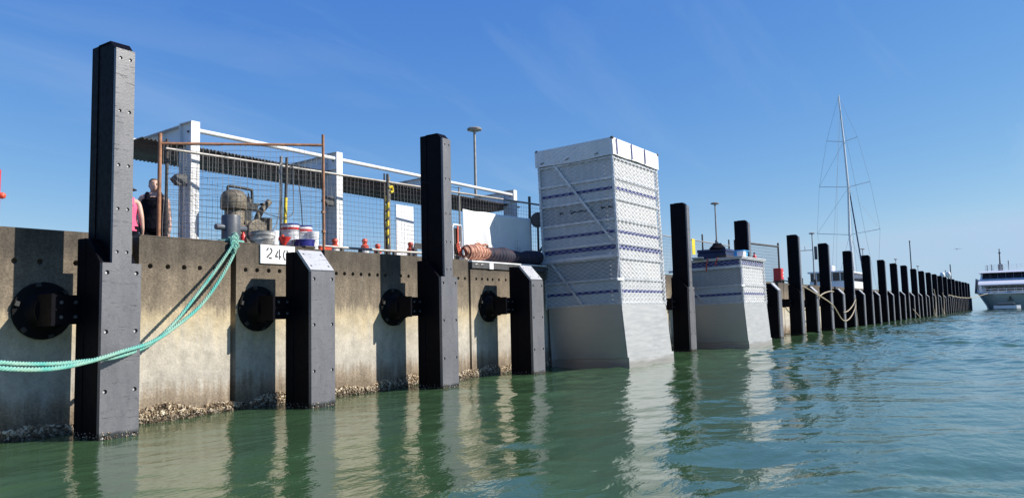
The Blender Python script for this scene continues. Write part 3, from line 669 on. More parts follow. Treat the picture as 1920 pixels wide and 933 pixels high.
for i, (p, q, lb) in enumerate((((26.40, 9.3, 3.18), (26.60, 8.55, 3.18), 'red webbing strap hanging over the left lid edge nearest the wall'), ((26.42, 8.95, 3.18), (26.75, 8.4, 3.18), 'red webbing strap coiled on the lid near its left edge'))):
    mb = MB(); P = [Vector(q), Vector(q).lerp(Vector(p), 0.5)+Vector((0, 0, 0.03)), Vector(p), Vector((26.20, p[1]+0.06, 3.14)), Vector((26.19, p[1]+0.12, 2.9-0.2*(1-i)))]
    P = smooth_path(P, 5)
    vs = []
    for pnt in P: vs += [pnt+Vector((0, -0.022, 0.004)), pnt+Vector((0, 0.022, 0.004))]
    mb.add(vs, [(2*j, 2*j+1, 2*j+3, 2*j+2) for j in range(len(P)-1)]); o = part(mb, 'lashing_strap', M['strap']); so = o.modifiers.new('s', 'SOLIDIFY'); so.thickness = 0.004
    tag(o, lb, 'strap')
tag(part(MB().box(-0.45, 0.45, -0.2, 0.2, 0, 0.05), 'loose_plank', M['board'], bevel=0.006, loc=(26.35, 9.75, 3.165), rot=(0, 0, 0.3)), 'white offcut board lying on the far end of the low lid', 'board')
tag(part(MB().box(-0.3, 0.3, -0.06, 0.06, 0, 0.045), 'red_batten', M['strap'], bevel=0.006, loc=(26.75, 8.45, 3.168), rot=(0, 0, 0.9)), 'short red batten lying on the front of the low lid', 'batten')

# ------------------------------------------------------------------ 240 sign
t = thing('berth_sign', 'white berth number board reading 240 on the quay wall', 'sign', (8.0, 10.372, 2.316))
mb = MB(); mb.box(0, 0.71, 0, 0.024, 0, 0.312); part(mb, 'board', M['white_paint'], t, bevel=0.004)
def sgn(px, py): return ((px-660)/615*0.71, 0.312-(py-285)/340*0.313)
strokes = [[(768, 395), (780, 358), (803, 345)], [(822, 345), (848, 360), (856, 395), (835, 435), (800, 475), (768, 518)], [(803, 519), (856, 521)],
           [(966, 385), (942, 440), (918, 488)], [(918, 490), (966, 488)], [(992, 352), (991, 538)], [(1001, 488), (1019, 488)],
           [(1097, 365), (1073, 400), (1064, 450), (1072, 505), (1095, 546)], [(1120, 365), (1143, 398), (1151, 440), (1145, 505), (1122, 545)]]
for dg in (strokes[:3], strokes[3:7], strokes[7:]):
    mb = MB(); kk = 0
    for s_ in dg:
        P = [(p.x, p.y) for p in smooth_path([tuple(sgn(*p))+(0,) for p in s_], 5)] if len(s_) > 2 else [sgn(*p) for p in s_]
        P = [Vector(p) for p in P]; hw = 0.0115; kk += 1; L_, R_ = [], []
        for i in range(len(P)):
            d_ = (P[min(i+1, len(P)-1)]-P[max(i-1, 0)]).normalized(); nn = Vector((-d_.y, d_.x))*hw
            L_.append(P[i]+nn); R_.append(P[i]-nn)
        n_ = len(P); mb.add([(p.x, -0.0014-0.0004*kk, p.y) for p in L_+R_], [(i, i+1, n_+i+1, n_+i)[::-1] for i in range(n_-1)])
    part(mb, 'numeral', M['ink'], t)

# ------------------------------------------------------------------ bollard and mooring rope
t = thing('mooring_bollard', 'blue-grey steel bollard with cross bar on the quay edge', 'bollard', (7.71, 10.75, 2.652))
mb = MB(); mb.lathe([(0.17, 0), (0.17, 0.02), (0.148, 0.03), (0.148, 0.44), (0.142, 0.455), (0.0, 0.458)], n=28); part(mb, 'post', M['bollard'], t, 40)
mb = MB(); mb.lathe([(0.0, -0.29), (0.043, -0.285), (0.05, -0.275), (0.05, 0.275), (0.043, 0.285), (0, 0.29)], (0, 0.0, 0.255), 'x', 16); part(mb, 'cross_bar', M['bollard'], t, 40)
A = [(7.62, 10.62, 2.70), (7.53, 10.50, 2.70), (7.515, 10.40, 2.665), (7.505, 10.345, 2.56), (7.46, 10.325, 2.44), (7.153, 10.2, 2.063), (6.659, 9.97, 1.636), (6.1, 9.7, 1.34), (5.577, 9.42, 1.146), (5.027, 9.14, 1.055), (4.496, 8.85, 0.975), (3.956, 8.55, 0.941), (3.341, 8.2, 0.998), (2.5, 7.7, 1.15), (1.5, 7.1, 1.4)]
B = [(7.58, 10.60, 2.71), (7.48, 10.48, 2.70), (7.46, 10.38, 2.66), (7.43, 10.335, 2.57), (7.354, 10.31, 2.47), (7.023, 10.2, 2.132), (6.464, 9.92, 1.673), (6.072, 9.72, 1.377), (5.595, 9.45, 1.125), (5.05, 9.2, 1.0), (4.521, 8.93, 0.983), (3.978, 8.63, 0.990), (3.359, 8.28, 1.052), (2.5, 7.75, 1.21), (1.5, 7.15, 1.46)]
t = thing('mooring_rope', 'pair of green twisted ropes sagging from bollard past nearest pile', 'rope', (7.71, 10.75, 2.65))
def rel(P): return [(p[0]-7.71, p[1]-10.75, p[2]-2.65) for p in P]
mb = MB(); twist_rope(mb, smooth_path(rel(A), 8), 0.025, 0.15); part(mb, 'rope_strand', M['rope'], t, 60)
mb = MB(); twist_rope(mb, smooth_path(rel(B), 8), 0.023, 0.13); part(mb, 'rope_strand', M['rope'], t, 60)
mb = MB()                                                            # turns round the bollard and the knot at the edge
for i in range(1):
    twist_rope(mb, [(0.185*math.cos(q), 0.185*math.sin(q), 0.03+0.045*i+0.01*math.sin(q+i)) for q in np.linspace(0, 2*math.pi, 40)], 0.024, 0.10)
part(mb, 'bollard_turns', M['rope'], t, 60)
mb = MB()
for i in range(8):
    c = Vector((-0.165-0.012*i+random.uniform(-0.05, 0.05), -0.30-0.028*min(i, 4)+random.uniform(-0.03, 0.02), 0.09-0.035*i)); ax = random.uniform(0, 3)
    twist_rope(mb, [c+Vector((0.045*math.cos(q)*math.cos(ax)+0.01*i*0.3, 0.038*math.cos(q)*math.sin(ax)-0.01, 0.042*math.sin(q))) for q in np.linspace(0, 2*math.pi, 22)], 0.022, 0.09)
part(mb, 'knot', M['rope'], t, 60)

# ------------------------------------------------------------------ fences
def wire_panel(mb, a, b, z0a, z1a, z0b, z1b, sp, r, wob=0.012):
    a, b = Vector((a[0], a[1], 0)), Vector((b[0], b[1], 0)); L_ = (b-a).length; n = int(L_/sp)
    side = (b-a).normalized().cross(Vector((0, 0, 1)))
    for i in range(n+1):
        f_ = i/n; p = a.lerp(b, f_); lo, hi = z0a+(z0b-z0a)*f_, z1a+(z1b-z1a)*f_; m = 7; o1 = random.uniform(-wob, wob)
        mb.tube([p+Vector((0, 0, lo+(hi-lo)*j/m))+(b-a).normalized()*(o1*math.sin(j*1.3+i*0.9))+side*wob*math.sin(j+i*0.3) for j in range(m+1)], r, 3, caps=False)
    nh = int(max(z1a-z0a, z1b-z0b)/sp)
    for j in range(nh+1):
        f_ = j/nh; m = 14; ph = random.uniform(0, 6)
        mb.tube([a.lerp(b, i/m)+Vector((0, 0, (z0a+(z1a-z0a)*f_)*(1-i/m)+(z0b+(z1b-z0b)*f_)*(i/m)+wob*math.sin(i*1.1+ph)))+side*wob*math.sin(i*0.8+ph) for i in range(m+1)], r, 3, caps=False)
def pipe(name, a, b, r, m, parent, n=10): return part(MB().tube([a, b], r, n), name, m, parent, 40)
t = thing('fence_panel', 'rusty pipe framed wire mesh panel standing at the quay edge', 'fence')
pipe('post', (7.03, 11.70, ZD), (7.03, 11.70, 4.50), 0.032, M['rust_pipe'], t); pipe('post', (9.43, 10.45, 2.45), (9.415, 10.45, 4.72), 0.026, M['rust_pipe'], t)
pipe('top_rail', (7.04, 11.69, 4.33), (9.418, 10.455, 4.53), 0.024, M['rust_pipe'], t)
mb = MB(); wire_panel(mb, (7.08, 11.66), (9.39, 10.46), 2.66, 4.31, 2.66, 4.50, 0.098, 0.0032, 0.014); o = part(mb, 'wire_mesh', M['wire'], t); o['kind'] = 'stuff'
for px, py, pz in ((9.40, 10.43, 3.3), (9.41, 10.43, 2.95)):
    part(MB().box(px-0.03, px+0.03, py-0.02, py+0.03, pz-0.02, pz+0.02), 'clamp', M['rust_pipe'], t)
FL = lambda x_: 11.81-(x_-7.19)*0.0957
t = thing('long_fence', 'long wire mesh fence with grey top pipe behind the quay edge', 'fence')
pipe('top_rail', (7.2, FL(7.2), 4.29), (18.4, FL(18.4), 4.31), 0.024, M['grey_pipe'], t)
for px, top, m_, r_ in ((7.24, 4.46, 'dark_pipe', 0.026), (11.99, 4.48, 'dark_pipe', 0.02), (12.12, 4.42, 'grey_pipe', 0.024), (14.32, 4.45, 'grey_pipe', 0.022), (17.03, 4.50, 'dark_pipe', 0.036)):
    pipe('post', (px, FL(px)+0.035, ZD if FL(px) > 11.06 else 2.6), (px, FL(px)+0.035, top), r_, M[m_], t)
mb = MB(); wire_panel(mb, (7.25, FL(7.25)), (14.28, FL(14.28)), 2.68, 4.27, 2.68, 4.29, 0.098, 0.003, 0.012); o = part(mb, 'wire_mesh', M['wire'], t); o['kind'] = 'stuff'
mb = MB(); wire_panel(mb, (14.34, FL(14.34)), (18.3, FL(18.3)), 2.68, 4.28, 2.68, 4.29, 0.098, 0.003, 0.012); o = part(mb, 'wire_mesh', M['wire'], t); o['kind'] = 'stuff'
t = thing('fence_panel', 'dark post fence with thin rail between the two enclosures', 'fence', group='temporary fence panels')
pipe('top_rail', (20.2, 10.95, 4.05), (33.6, 10.95, 4.17), 0.022, M['grey_pipe'], t)
for px in (20.3, 24.6, 30.25, 33.6): pipe('post', (px, 10.98, 2.6), (px, 10.98, 4.45), 0.034, M['dark_pipe'], t)
mb = MB(); wire_panel(mb, (20.3, 10.95), (33.6, 10.95), 2.68, 4.05, 2.68, 4.15, 0.12, 0.0035); o = part(mb, 'wire_mesh', M['wire'], t); o['kind'] = 'stuff'
tag(part(MB().box(-0.16, 0.16, -0.006, 0.006, 0, 0.62), 'warning_board', M['yellow'], loc=(29.0, 10.9, 3.55)), 'narrow yellow warning board on the fence left of the low enclosure', 'sign')
tag(part(MB().lathe([(0.0, 0.0), (0.16, 0.02), (0.17, 0.18), (0.09, 0.3), (0.0, 0.32)], n=14), 'orange_float', M['orange_red'], smooth=50, loc=(31.5, 10.9, 3.75)), 'round orange float hung on the fence behind the blue case', 'float')
t = thing('fence_panel', 'dark framed mesh panel beside the red box beyond the low enclosure', 'fence', group='temporary fence panels')
pipe('top_rail', (34.5, 11.0, 4.42), (41.8, 11.0, 4.62), 0.05, M['dark_pipe'], t)
for px, zt_ in ((34.5, 4.5), (41.8, 4.82)): pipe('post', (px, 11.0, 2.5), (px, 11.0, zt_), 0.05, M['dark_pipe'], t)
mb = MB(); wire_panel(mb, (34.5, 11.0), (41.8, 11.0), 2.68, 4.4, 2.68, 4.6, 0.15, 0.006); o = part(mb, 'wire_mesh', M['wire'], t); o['kind'] = 'stuff'
t = thing('equipment_box', 'red fire equipment box on the quay right of the low enclosure', 'box', (40.6, 10.75, 2.62))
mb = MB(); mb.box(-0.22, 0.27, -0.2, 0.2, 0.12, 0.78); part(mb, 'cabinet', M['red'], t, bevel=0.03, seg=2)
mb = MB(); mb.box(-0.16, 0.21, -0.214, -0.202, 0.2, 0.72); part(mb, 'door', M['red'], t, bevel=0.004)
for zz_ in (0.34, 0.50): part(MB().box(0.08, 0.2, -0.22, -0.2145, zz_, zz_+0.08), 'label_plate', M['white_plastic'], t)
mb = MB(); mb.box(-0.25, -0.19, -0.22, 0.22, 0, 0.12); mb.box(0.23, 0.29, -0.22, 0.22, 0, 0.12); part(mb, 'stand', M['dark_pipe'], t)
for i, px in enumerate((42.6, 45.2, 48.6)):
    t = thing('edge_post', f'short dark stub post on the quay edge, {ORD[i]} past the red box', 'post', (px, 10.7, 2.62), group='stub posts on the quay edge')
    part(MB().box(-0.08, 0.08, -0.08, 0.08, 0, 0.34), 'stub', M['grey_box'], t, bevel=0.02); part(MB().box(-0.1, 0.1, -0.1, 0.1, 0.342, 0.37), 'cap', M['grey_box'], t, bevel=0.01)

# ------------------------------------------------------------------ canopy
t = thing('canopy', 'white steel frame canopy with dark corrugated roof behind the fence', 'canopy')
CX = [7.80, 11.17, 14.50, 17.84]; CY = 12.0
for x_ in CX:
    mb = MB(); mb.box(x_-0.085, x_+0.085, CY-0.11, CY-0.095, ZD, 4.87); mb.box(x_-0.085, x_+0.085, CY+0.235, CY+0.25, ZD, 4.87); mb.box(x_-0.03, x_+0.03, CY-0.095, CY+0.235, ZD, 4.87)
    c = part(mb, 'column', M['white_paint'], t)
    mb = MB(); mb.box(x_-0.08, x_-0.031, CY-0.094, CY+0.234, 4.52, 4.535); mb.box(x_-0.083, x_+0.083, CY-0.112, CY+0.25, 4.871, 4.885); part(mb, 'cap_plate', M['white_paint'], c)
    mb = MB(); mb.lathe([(0.02, -0.02), (0.02, 0)], (x_-0.031, CY+0.05, 4.72), 'x', 8); part(mb, 'bolt', M['dark_pipe'], c)
    mb = MB(); y1 = CY+1.75
    mb.prism([(CY+0.251, 4.55), (CY+0.251, 4.56), (y1, 4.60), (y1, 4.59)], x_-0.09, x_+0.09); mb.prism([(CY+0.251, 4.845), (CY+0.251, 4.857), (y1, 4.80), (y1, 4.788)], x_-0.09, x_+0.09)
    mb.prism([(CY+0.251, 4.56), (CY+0.251, 4.845), (y1, 4.788), (y1, 4.60)], x_-0.006, x_+0.006); part(mb, 'roof_beam', M['white_paint'], t)
    if x_ < 14:
        mb = MB(); mb.prism_y([(x_-0.38, 3.83), (x_-0.28, 3.93), (x_-0.105, 3.93), (x_-0.105, 3.73), (x_-0.28, 3.73)], CY-0.06, CY+0.06); part(mb, 'wall_lamp', M['grey_box'], t, bevel=0.01)
for i in range(3): part(MB().tube([(CX[i]+0.1, CY-0.05, 4.74), (CX[i+1]-0.1, CY-0.05, 4.74)], 0.042, 14), 'tie_pipe', M['white_paint'], t, 40)
for yy in (12.55, 13.4): part(MB().box(6.80, 18.5, yy-0.025, yy+0.025, 4.5, 4.548), 'purlin', M['white_paint'], t)
mb = MB(); xs_ = np.arange(6.95, 18.45, 0.0127); V = []; F = []
for i, x_ in enumerate(xs_):
    z_ = 0.019*math.sin(2*math.pi*(x_-6.2)/0.0762)
    V += [(x_, 12.13, 4.485+z_), (x_, 13.6, 4.425+z_)]
F = [(2*i, 2*i+2, 2*i+3, 2*i+1) for i in range(len(xs_)-1)]
mb.add(V, F); o = part(mb, 'corrugated_roof', M['roof'], t, 60); so = o.modifiers.new('s', 'SOLIDIFY'); so.thickness = 0.006

# lamp posts on the far side of the deck
for i, (x_, lb) in enumerate(((20.0, 'tall lamp post with round flat head above the canopy end'), (43.4, 'lamp post with round flat head right of the pile between enclosures'), (67.4, 'lamp post with side antenna bracket left of the yacht mast'),
                              (91.0, 'distant lamp post right of the yacht mast'), (116.0, 'distant lamp post beyond the seventh far pile'), (141.0, 'farthest lamp post near the ferry end'))):
    t = thing('street_lamp', lb, 'lamp post', (x_, 14.9, ZD), group='lamp posts along the quay')
    part(MB().tube([(0, 0, 0), (0, 0, 5.3)], [0.06, 0.04], 12), 'pole', M['grey_pipe'], t, 40)
    part(MB().lathe([(0.05, 5.3), (0.06, 5.34), (0.235, 5.38), (0.25, 5.42), (0.21, 5.46), (0.08, 5.485), (0, 5.49)], n=28), 'lamp_head', M['grey_pipe'], t, 40)
    part(MB().lathe([(0.0, 5.362), (0.17, 5.360), (0.17, 5.366), (0.0, 5.368)], n=20), 'diffuser', M['white_plastic'], t)
    if i == 2:
        mb = MB(); mb.tube([(0, 0, 4.0), (-0.2, 1.0, 4.0), (-0.25, 1.35, 4.5)], 0.03, 6); mb.tube([(-0.12, 0.6, 4.0), (-0.12, 0.6, 4.35)], 0.02, 6); mb.box(-0.06, 0.06, -0.35, -0.12, 3.2, 4.3); part(mb, 'antenna_bracket', M['grey_box'], t)

# ------------------------------------------------------------------ quay-top equipment
t = thing('pump_unit', 'grimy brown pump with domed motor behind the bollard', 'pump', (8.30, 11.5, ZD))
dz = -ZD
mb = MB(); mb.lathe([(0.215, 3.34), (0.225, 3.36), (0.225, 3.52), (0.215, 3.58), (0.17, 3.65), (0.09, 3.69), (0.0, 3.70)], (0, 0, dz), n=26); part(mb, 'motor_dome', M['pump'], t, 45)
mb = MB(); mb.lathe([(0.17, 2.9), (0.17, 3.33), (0.16, 3.345)], (0.02, 0, dz), n=22); mb.lathe([(0.2, 3.02), (0.2, 3.06)], (0.02, 0, dz), n=22); part(mb, 'motor_housing', M['pump'], t, 45)
mb = MB(); mb.tube(smooth_path([(-0.12, 0, 3.66+dz), (-0.11, 0, 3.735+dz), (0.0, -0.02, 3.745+dz), (0.32, -0.02, 3.73+dz), (0.365, -0.02, 3.70+dz), (0.37, -0.02, 3.5+dz)], 5), 0.026, 10); part(mb, 'top_pipe', M['dark_machine'], t, 45)
mb = MB(); mb.lathe([(0.06, 3.38), (0.075, 3.42), (0.075, 3.52), (0.04, 3.57), (0.012, 3.6), (0.01, 3.66)], (0.27, -0.05, dz), n=14); mb.box(0.16, 0.42, -0.12, 0.04, 3.36+dz, 3.48+dz); mb.box(0.18, 0.30, -0.1, 0.1, 2.95+dz, 3.36+dz); part(mb, 'valve_block', M['dark_machine'], t, 40)
mb = MB(); mb.tube([(0.36, -0.05, 3.45+dz), (0.48, -0.05, 3.47+dz), (0.72, -0.05, 3.53+dz)], 0.022, 8); mb.tube([(0.36, -0.06, 3.36+dz), (0.52, -0.06, 3.36+dz)], 0.018, 8); part(mb, 'lever', M['dark_machine'], t, 40)
mb = MB(); mb.tube(smooth_path([(0.48, -0.02, 2.70+dz), (0.48, -0.02, 3.15+dz), (0.52, -0.02, 3.30+dz), (0.62, -0.02, 3.43+dz), (0.75, -0.02, 3.56+dz)], 6), 0.058, 14); part(mb, 'exhaust_pipe', M['pump'], t, 45)
mb = MB(); mb.lathe([(0.16, 2.55), (0.16, 3.2), (0.165, 3.21), (0.165, 3.235), (0.0, 3.24)], (0.66, 0.05, dz), n=22); part(mb, 'side_tank', M['pump'], t, 45)
mb = MB(); mb.box(0.12, 0.56, -0.2, 0.2, 2.72+dz, 3.14+dz); mb.lathe([(0.18, -0.26), (0.2, -0.24), (0.2, -0.2)], (0.32, 0, 2.98+dz), 'y', 20); mb.box(-0.3, 0.95, -0.3, 0.3, 0.08, 0.62); mb.box(-0.4, 1.0, -0.35, 0.35, 0, 0.08); part(mb, 'gearbox', M['pump'], t, 40, bevel=0.02)
mb = MB(); mb.tube(smooth_path([(0.5, -0.06, 3.36+dz), (0.62, -0.25, 3.27+dz), (0.75, -0.4, 3.23+dz), (0.88, -0.5, 3.3+dz), (0.86, -0.55, 3.6+dz), (0.83, -0.55, 4.1+dz)], 6), 0.009, 6); part(mb, 'hose', M['grey_pipe'], t, 45)

def pail(name, loc, r, h, body, lid, band, label, cat='bucket', group='pails on the quay edge'):
    t = thing(name, label, cat, loc, group=group)
    prof = [(r*0.86, 0)]; zz_ = 0
    mb = MB(); mb.lathe([(r*0.86, 0), (r*0.88, 0.006), (r*0.95, h*0.72), (r*1.02, h*0.725), (r*1.02, h*0.76), (r*0.97, h*0.765), (r*0.98, h*0.86), (r*1.03, h*0.865), (r*1.03, h*0.90), (r, h*0.905), (r, h*0.95)], n=28); part(mb, 'pail_body', M[body], t, 30)
    if lid: part(MB().lathe([(r*1.04, h*0.951), (r*1.045, h*0.98), (r*0.98, h), (0, h)], n=28), 'lid', M[lid], t, 30)
    if band: part(MB().lathe([(r*1.036, h*0.78), (r*1.036, h*0.85)], n=28), 'band', M[band], t, 30)
    mb = MB(); mb.tube([(r*1.03*math.cos(q), -abs(r*1.03*math.sin(q))*0.98-0.01, h*0.80-0.35*r*1.6*math.sin(q)) for q in np.linspace(0, math.pi, 14)], 0.003, 5); part(mb, 'handle', M['wire'], t)
    return t
pail('paint_pail', (9.09, 10.95, 2.60), 0.165, 0.50, 'white_plastic', 'navy', 'red', 'larger white pail with red band and navy lid, left of the two')
pail('paint_pail', (9.44, 11.0, 2.60), 0.15, 0.50, 'white_plastic', 'navy', 'red', 'white pail with red band and navy lid behind the small tub')
pail('paint_pail', (9.50, 10.82, 2.62), 0.11, 0.36, 'white_plastic', 'white_plastic', None, 'smaller white pail in front of the right red banded pail', group=None)
t = thing('purple_tub', 'wide low purple-blue tub in front of the white pails', 'tub', (9.20, 10.72, 2.63))
part(MB().lathe([(0.16, 0), (0.175, 0.01), (0.195, 0.15), (0.205, 0.155), (0.205, 0.17), (0.185, 0.17), (0.165, 0.02), (0, 0.018)], n=28), 'tub_body', M['navy'], t, 30)
t = thing('crushed_bucket', 'dented grey bucket streaked with white right of the bollard', 'bucket', (8.30, 10.72, 2.65))
mb = MB(); rings = []
for zz_, rr_ in ((0, 0.165), (0.03, 0.175), (0.07, 0.19), (0.085, 0.20), (0.11, 0.195), (0.16, 0.205), (0.17, 0.215), (0.2, 0.212), (0.225, 0.22)):
    rings.append([(rr_*math.cos(q)*(1+0.05*math.sin(2*q+1+zz_*9)), rr_*math.sin(q)*(1+0.04*math.sin(3*q)), zz_*(1+0.05*math.sin(2*q))) for q in np.linspace(0, 2*math.pi, 28, endpoint=False)])
mb.ring_loft(rings); part(mb, 'bucket_body', mat('splashed_bucket', (0.3, 0.29, 0.28), 0.6, var=0.3, scale=11, dirt=(0.75, 0.74, 0.72), dirt_amt=0.9, bump=0.2), t, 40)
part(MB().tube([(0.21*math.cos(q), -0.2*math.sin(q)-0.01, 0.2-0.1*math.sin(q)) for q in np.linspace(0, math.pi, 14)], 0.005, 6), 'handle', M['wire'], t)
t = thing('sealant_tub', 'small white tub between the dented bucket and the red funnel', 'tub', (8.62, 10.80, 2.65))
part(MB().lathe([(0.07, 0), (0.072, 0.01), (0.075, 0.25), (0.0, 0.25)], n=18), 'tub_body', M['white_plastic'], t, 40); part(MB().lathe([(0.079, 0.251), (0.079, 0.28), (0, 0.285)], n=18), 'lid', M['white_plastic'], t, 40)
t = thing('red_funnel', 'red funnel shaped cover beside the small white tub', 'funnel', (8.78, 10.74, 2.65))
part(MB().lathe([(0.03, 0), (0.035, 0.05), (0.115, 0.16), (0.12, 0.175), (0.10, 0.175), (0.02, 0.06)], n=18), 'funnel_cone', M['red'], t, 40); part(MB().tube([(0, 0, 0.1), (-0.03, 0, 0.22)], 0.02, 8), 'spout', M['orange_red'], t, 40)
t = thing('red_bottle', 'red bottle standing between bollard and dented bucket', 'bottle', (8.02, 10.85, 2.65))
part(MB().lathe([(0.045, 0), (0.048, 0.015), (0.048, 0.15), (0.018, 0.2), (0.018, 0.23)], n=14), 'bottle_body', M['red'], t, 40); part(MB().lathe([(0.022, 0.231), (0.022, 0.26), (0, 0.262)], n=10), 'cap', M['orange_red'], t, 40)
t = thing('plastic_tray', 'small pale red tray on the parapet left of the rusty post', 'tray', (9.72, 10.8, 2.62))
part(MB().prism([(-0.08, 0), (0.08, 0), (0.10, 0.10), (-0.10, 0.10)], -0.14, 0.14), 'tray_body', M['orange_red'], t, bevel=0.01); part(MB().box(-0.16, 0.16, -0.115, 0.115, 0.1, 0.115), 'rim', M['white_plastic'], t)
for x_, m_, lb, sl in ((9.02, 'grey_pipe', 'grey pole with looped cable standing behind the left pail', 0.0), (9.12, 'dark_pipe', 'darker pole with yellow lower half beside the left pail', 0.03)):
    t = thing('pole', lb, 'pole', (x_, 11.12, ZD))
    part(MB().tube([(-sl, 0, 0.3), (sl, 0, 2.25)], 0.027, 10), 'tube', M[m_], t, 40)
    if m_ == 'dark_pipe': part(MB().tube([(-sl*0.5, -0.004, 0.95), (sl*0.15, -0.004, 1.5)], 0.032, 10), 'sleeve', M['yellow'], t, 40)
    else: part(MB().tube(smooth_path([(0.0, -0.03, 2.15), (-0.07, -0.03, 2.0), (-0.05, -0.03, 1.5), (-0.12, -0.03, 1.0), (-0.35, 0.0, 0.75)], 6), 0.008, 6), 'cable', M['grey_pipe'], t, 40)
t = thing('hanging_cable', 'dark cable arching from the poles down to the right pail', 'cable', (9.15, 11.1, 4.1))
part(MB().tube(smooth_path([(0, 0, 0.05), (0.12, 0, 0.08), (0.25, 0, -0.15), (0.30, -0.02, -0.6), (0.31, -0.04, -1.0)], 6), 0.009, 6), 'cable_run', M['ink'], t, 40)
# pole wrapped with barrier tape
t = thing('taped_pole', 'pole wrapped in yellow and black barrier tape by the mesh fence', 'pole', (11.80, 11.15, 2.10))
part(MB().tube([(0, 0, 0), (0.04, 0, 2.32)], 0.03, 10), 'tube', M['dark_pipe'], t, 40)
mb = MB(); b_ = 0
for i in range(90):
    f_ = i/89; q = f_*2*math.pi*6.5; r_ = 0.04+0.012*math.sin(i*0.9); z_ = 0.55+f_*1.25
    mb.v += [(0.03*f_+r_*math.cos(q), r_*math.sin(q), z_-0.06), (0.03*f_+r_*math.cos(q), r_*math.sin(q), z_+0.06)]
    if i: mb.f.append((2*i-2, 2*i, 2*i+1, 2*i-1)); mb.m.append(0 if (i % 12) < 8 else 1)
part(mb, 'barrier_tape', [M['yellow'], M['ink']], t, 60)
part(MB().tube(smooth_path([(0.05, -0.03, 2.02), (0.12, -0.05, 2.05), (0.16, -0.03, 1.96), (0.08, -0.04, 1.93)], 5), 0.028, 6), 'tape_bow', M['yellow'], t, 50)
# low edge rail with feet
t = thing('edge_rail', 'low dark kerb rail on short feet along the parapet', 'rail', (9.7, 11.0, 2.62))
part(MB().tube([(0, 0, 0.13), (4.1, -0.25, 0.13)], 0.025, 8), 'rail_bar', M['grey_pipe'], t, 40)
for i in range(9): part(MB().box(0.2+0.46*i-0.03, 0.2+0.46*i+0.03, -0.03-0.028*i, 0.03-0.028*i, 0, 0.12), 'foot', M['dark_pipe'], t)
for i, (x_, y_, s_, lb) in enumerate(((11.75, 11.75, 1.0, 'red barrier post left of the taped pole, taller of the pair'), (12.35, 11.95, 0.72, 'small red barrier post just left of the taped pole'), (13.05, 11.6, 1.0, 'red barrier post in front of the white board'),
                             (13.9, 11.7, 0.75, 'small red barrier post right of the white board'), (10.85, 11.7, 0.8, 'red barrier post right of the second canopy column'))):
    t = thing('barrier_post', lb, 'barrier post', (x_, y_, ZD), group='red barrier posts behind the fence')
    h = 0.98*s_ if s_ == 1 else 0.92
    part(MB().lathe([(0.13, 0), (0.13, 0.06), (0.09, 0.08), (0.085, h-0.16), (0.05, h-0.13), (0.05, h-0.09), (0.065, h-0.06), (0.05, h-0.01), (0, h)], n=16), 'post_body', M['orange_red'], t, 40)
    part(MB().lathe([(0.0915, h-0.32), (0.0905, h-0.22)], n=16), 'reflector', M['white_plastic'], t)
t = thing('site_board', 'blank white upright board behind the mesh fence', 'board', (13.02, 12.0, ZD))
part(MB().box(0, 0.6, 0, 0.025, 0.15, 1.88), 'panel', M['white_plastic'], t, bevel=0.003)
for x_ in (0.05, 0.5): part(MB().box(x_, x_+0.05, 0.026, 0.07, 0, 1.7), 'leg', M['dark_pipe'], t)
t = thing('plastic_chair', 'grey plastic chair back in front of the white board', 'chair', (13.25, 11.5, ZD))
part(MB().box(-0.22, 0.22, -0.02, 0.42, 0.42, 0.46), 'seat', M['grey_box'], t, bevel=0.02)
mb = MB(); mb.prism_y([(-0.22, 0.46), (-0.22, 0.86), (-0.17, 0.95), (0.17, 0.95), (0.22, 0.86), (0.22, 0.46), (0.13, 0.46), (0.13, 0.82), (-0.13, 0.82), (-0.13, 0.46)], -0.03, 0.0); part(mb, 'backrest', M['grey_box'], t)
for sx in (-0.2, 0.17):
    for sy in (0.0, 0.37): part(MB().box(sx, sx+0.03, sy, sy+0.03, 0, 0.42), 'leg', M['grey_box'], t)

# black framed trolley with red strap behind the third pile
t = thing('hand_trolley', 'upright black trolley frame with red strap against the fence', 'trolley', (13.62, 10.72, 2.62))
P = [(-0.14, 0), (-0.14, 0.76), (-0.11, 0.82), (0.16, 0.82), (0.19, 0.76), (0.19, 0)]
part(MB().tube([(p[0], 0, p[1]) for p in P], 0.024, 8), 'frame', M['rail'], t, 40); part(MB().box(-0.10, 0.15, 0.02, 0.10, 0.02, 0.76), 'case', M['dark_machine'], t, bevel=0.03)
part(MB().box(0.03, 0.075, -0.012, 0.012, 0.3, 0.80), 'strap', M['strap'], t)
mb = MB()
for i in range(4): mb.tube([(0.02+0.05*math.cos(q)+0.02*i, -0.03, 0.34-0.05*i+0.06*math.sin(q)) for q in np.linspace(0, 6.28, 14)], 0.013, 6)
part(mb, 'strap_bundle', M['strap'], t, 50); part(MB().tube([(0.09+0.03*math.cos(q), -0.035, 0.36+0.07*math.sin(q)) for q in np.linspace(0, 6.28, 16)], 0.007, 6), 'buckle', M['rail'], t, 50)

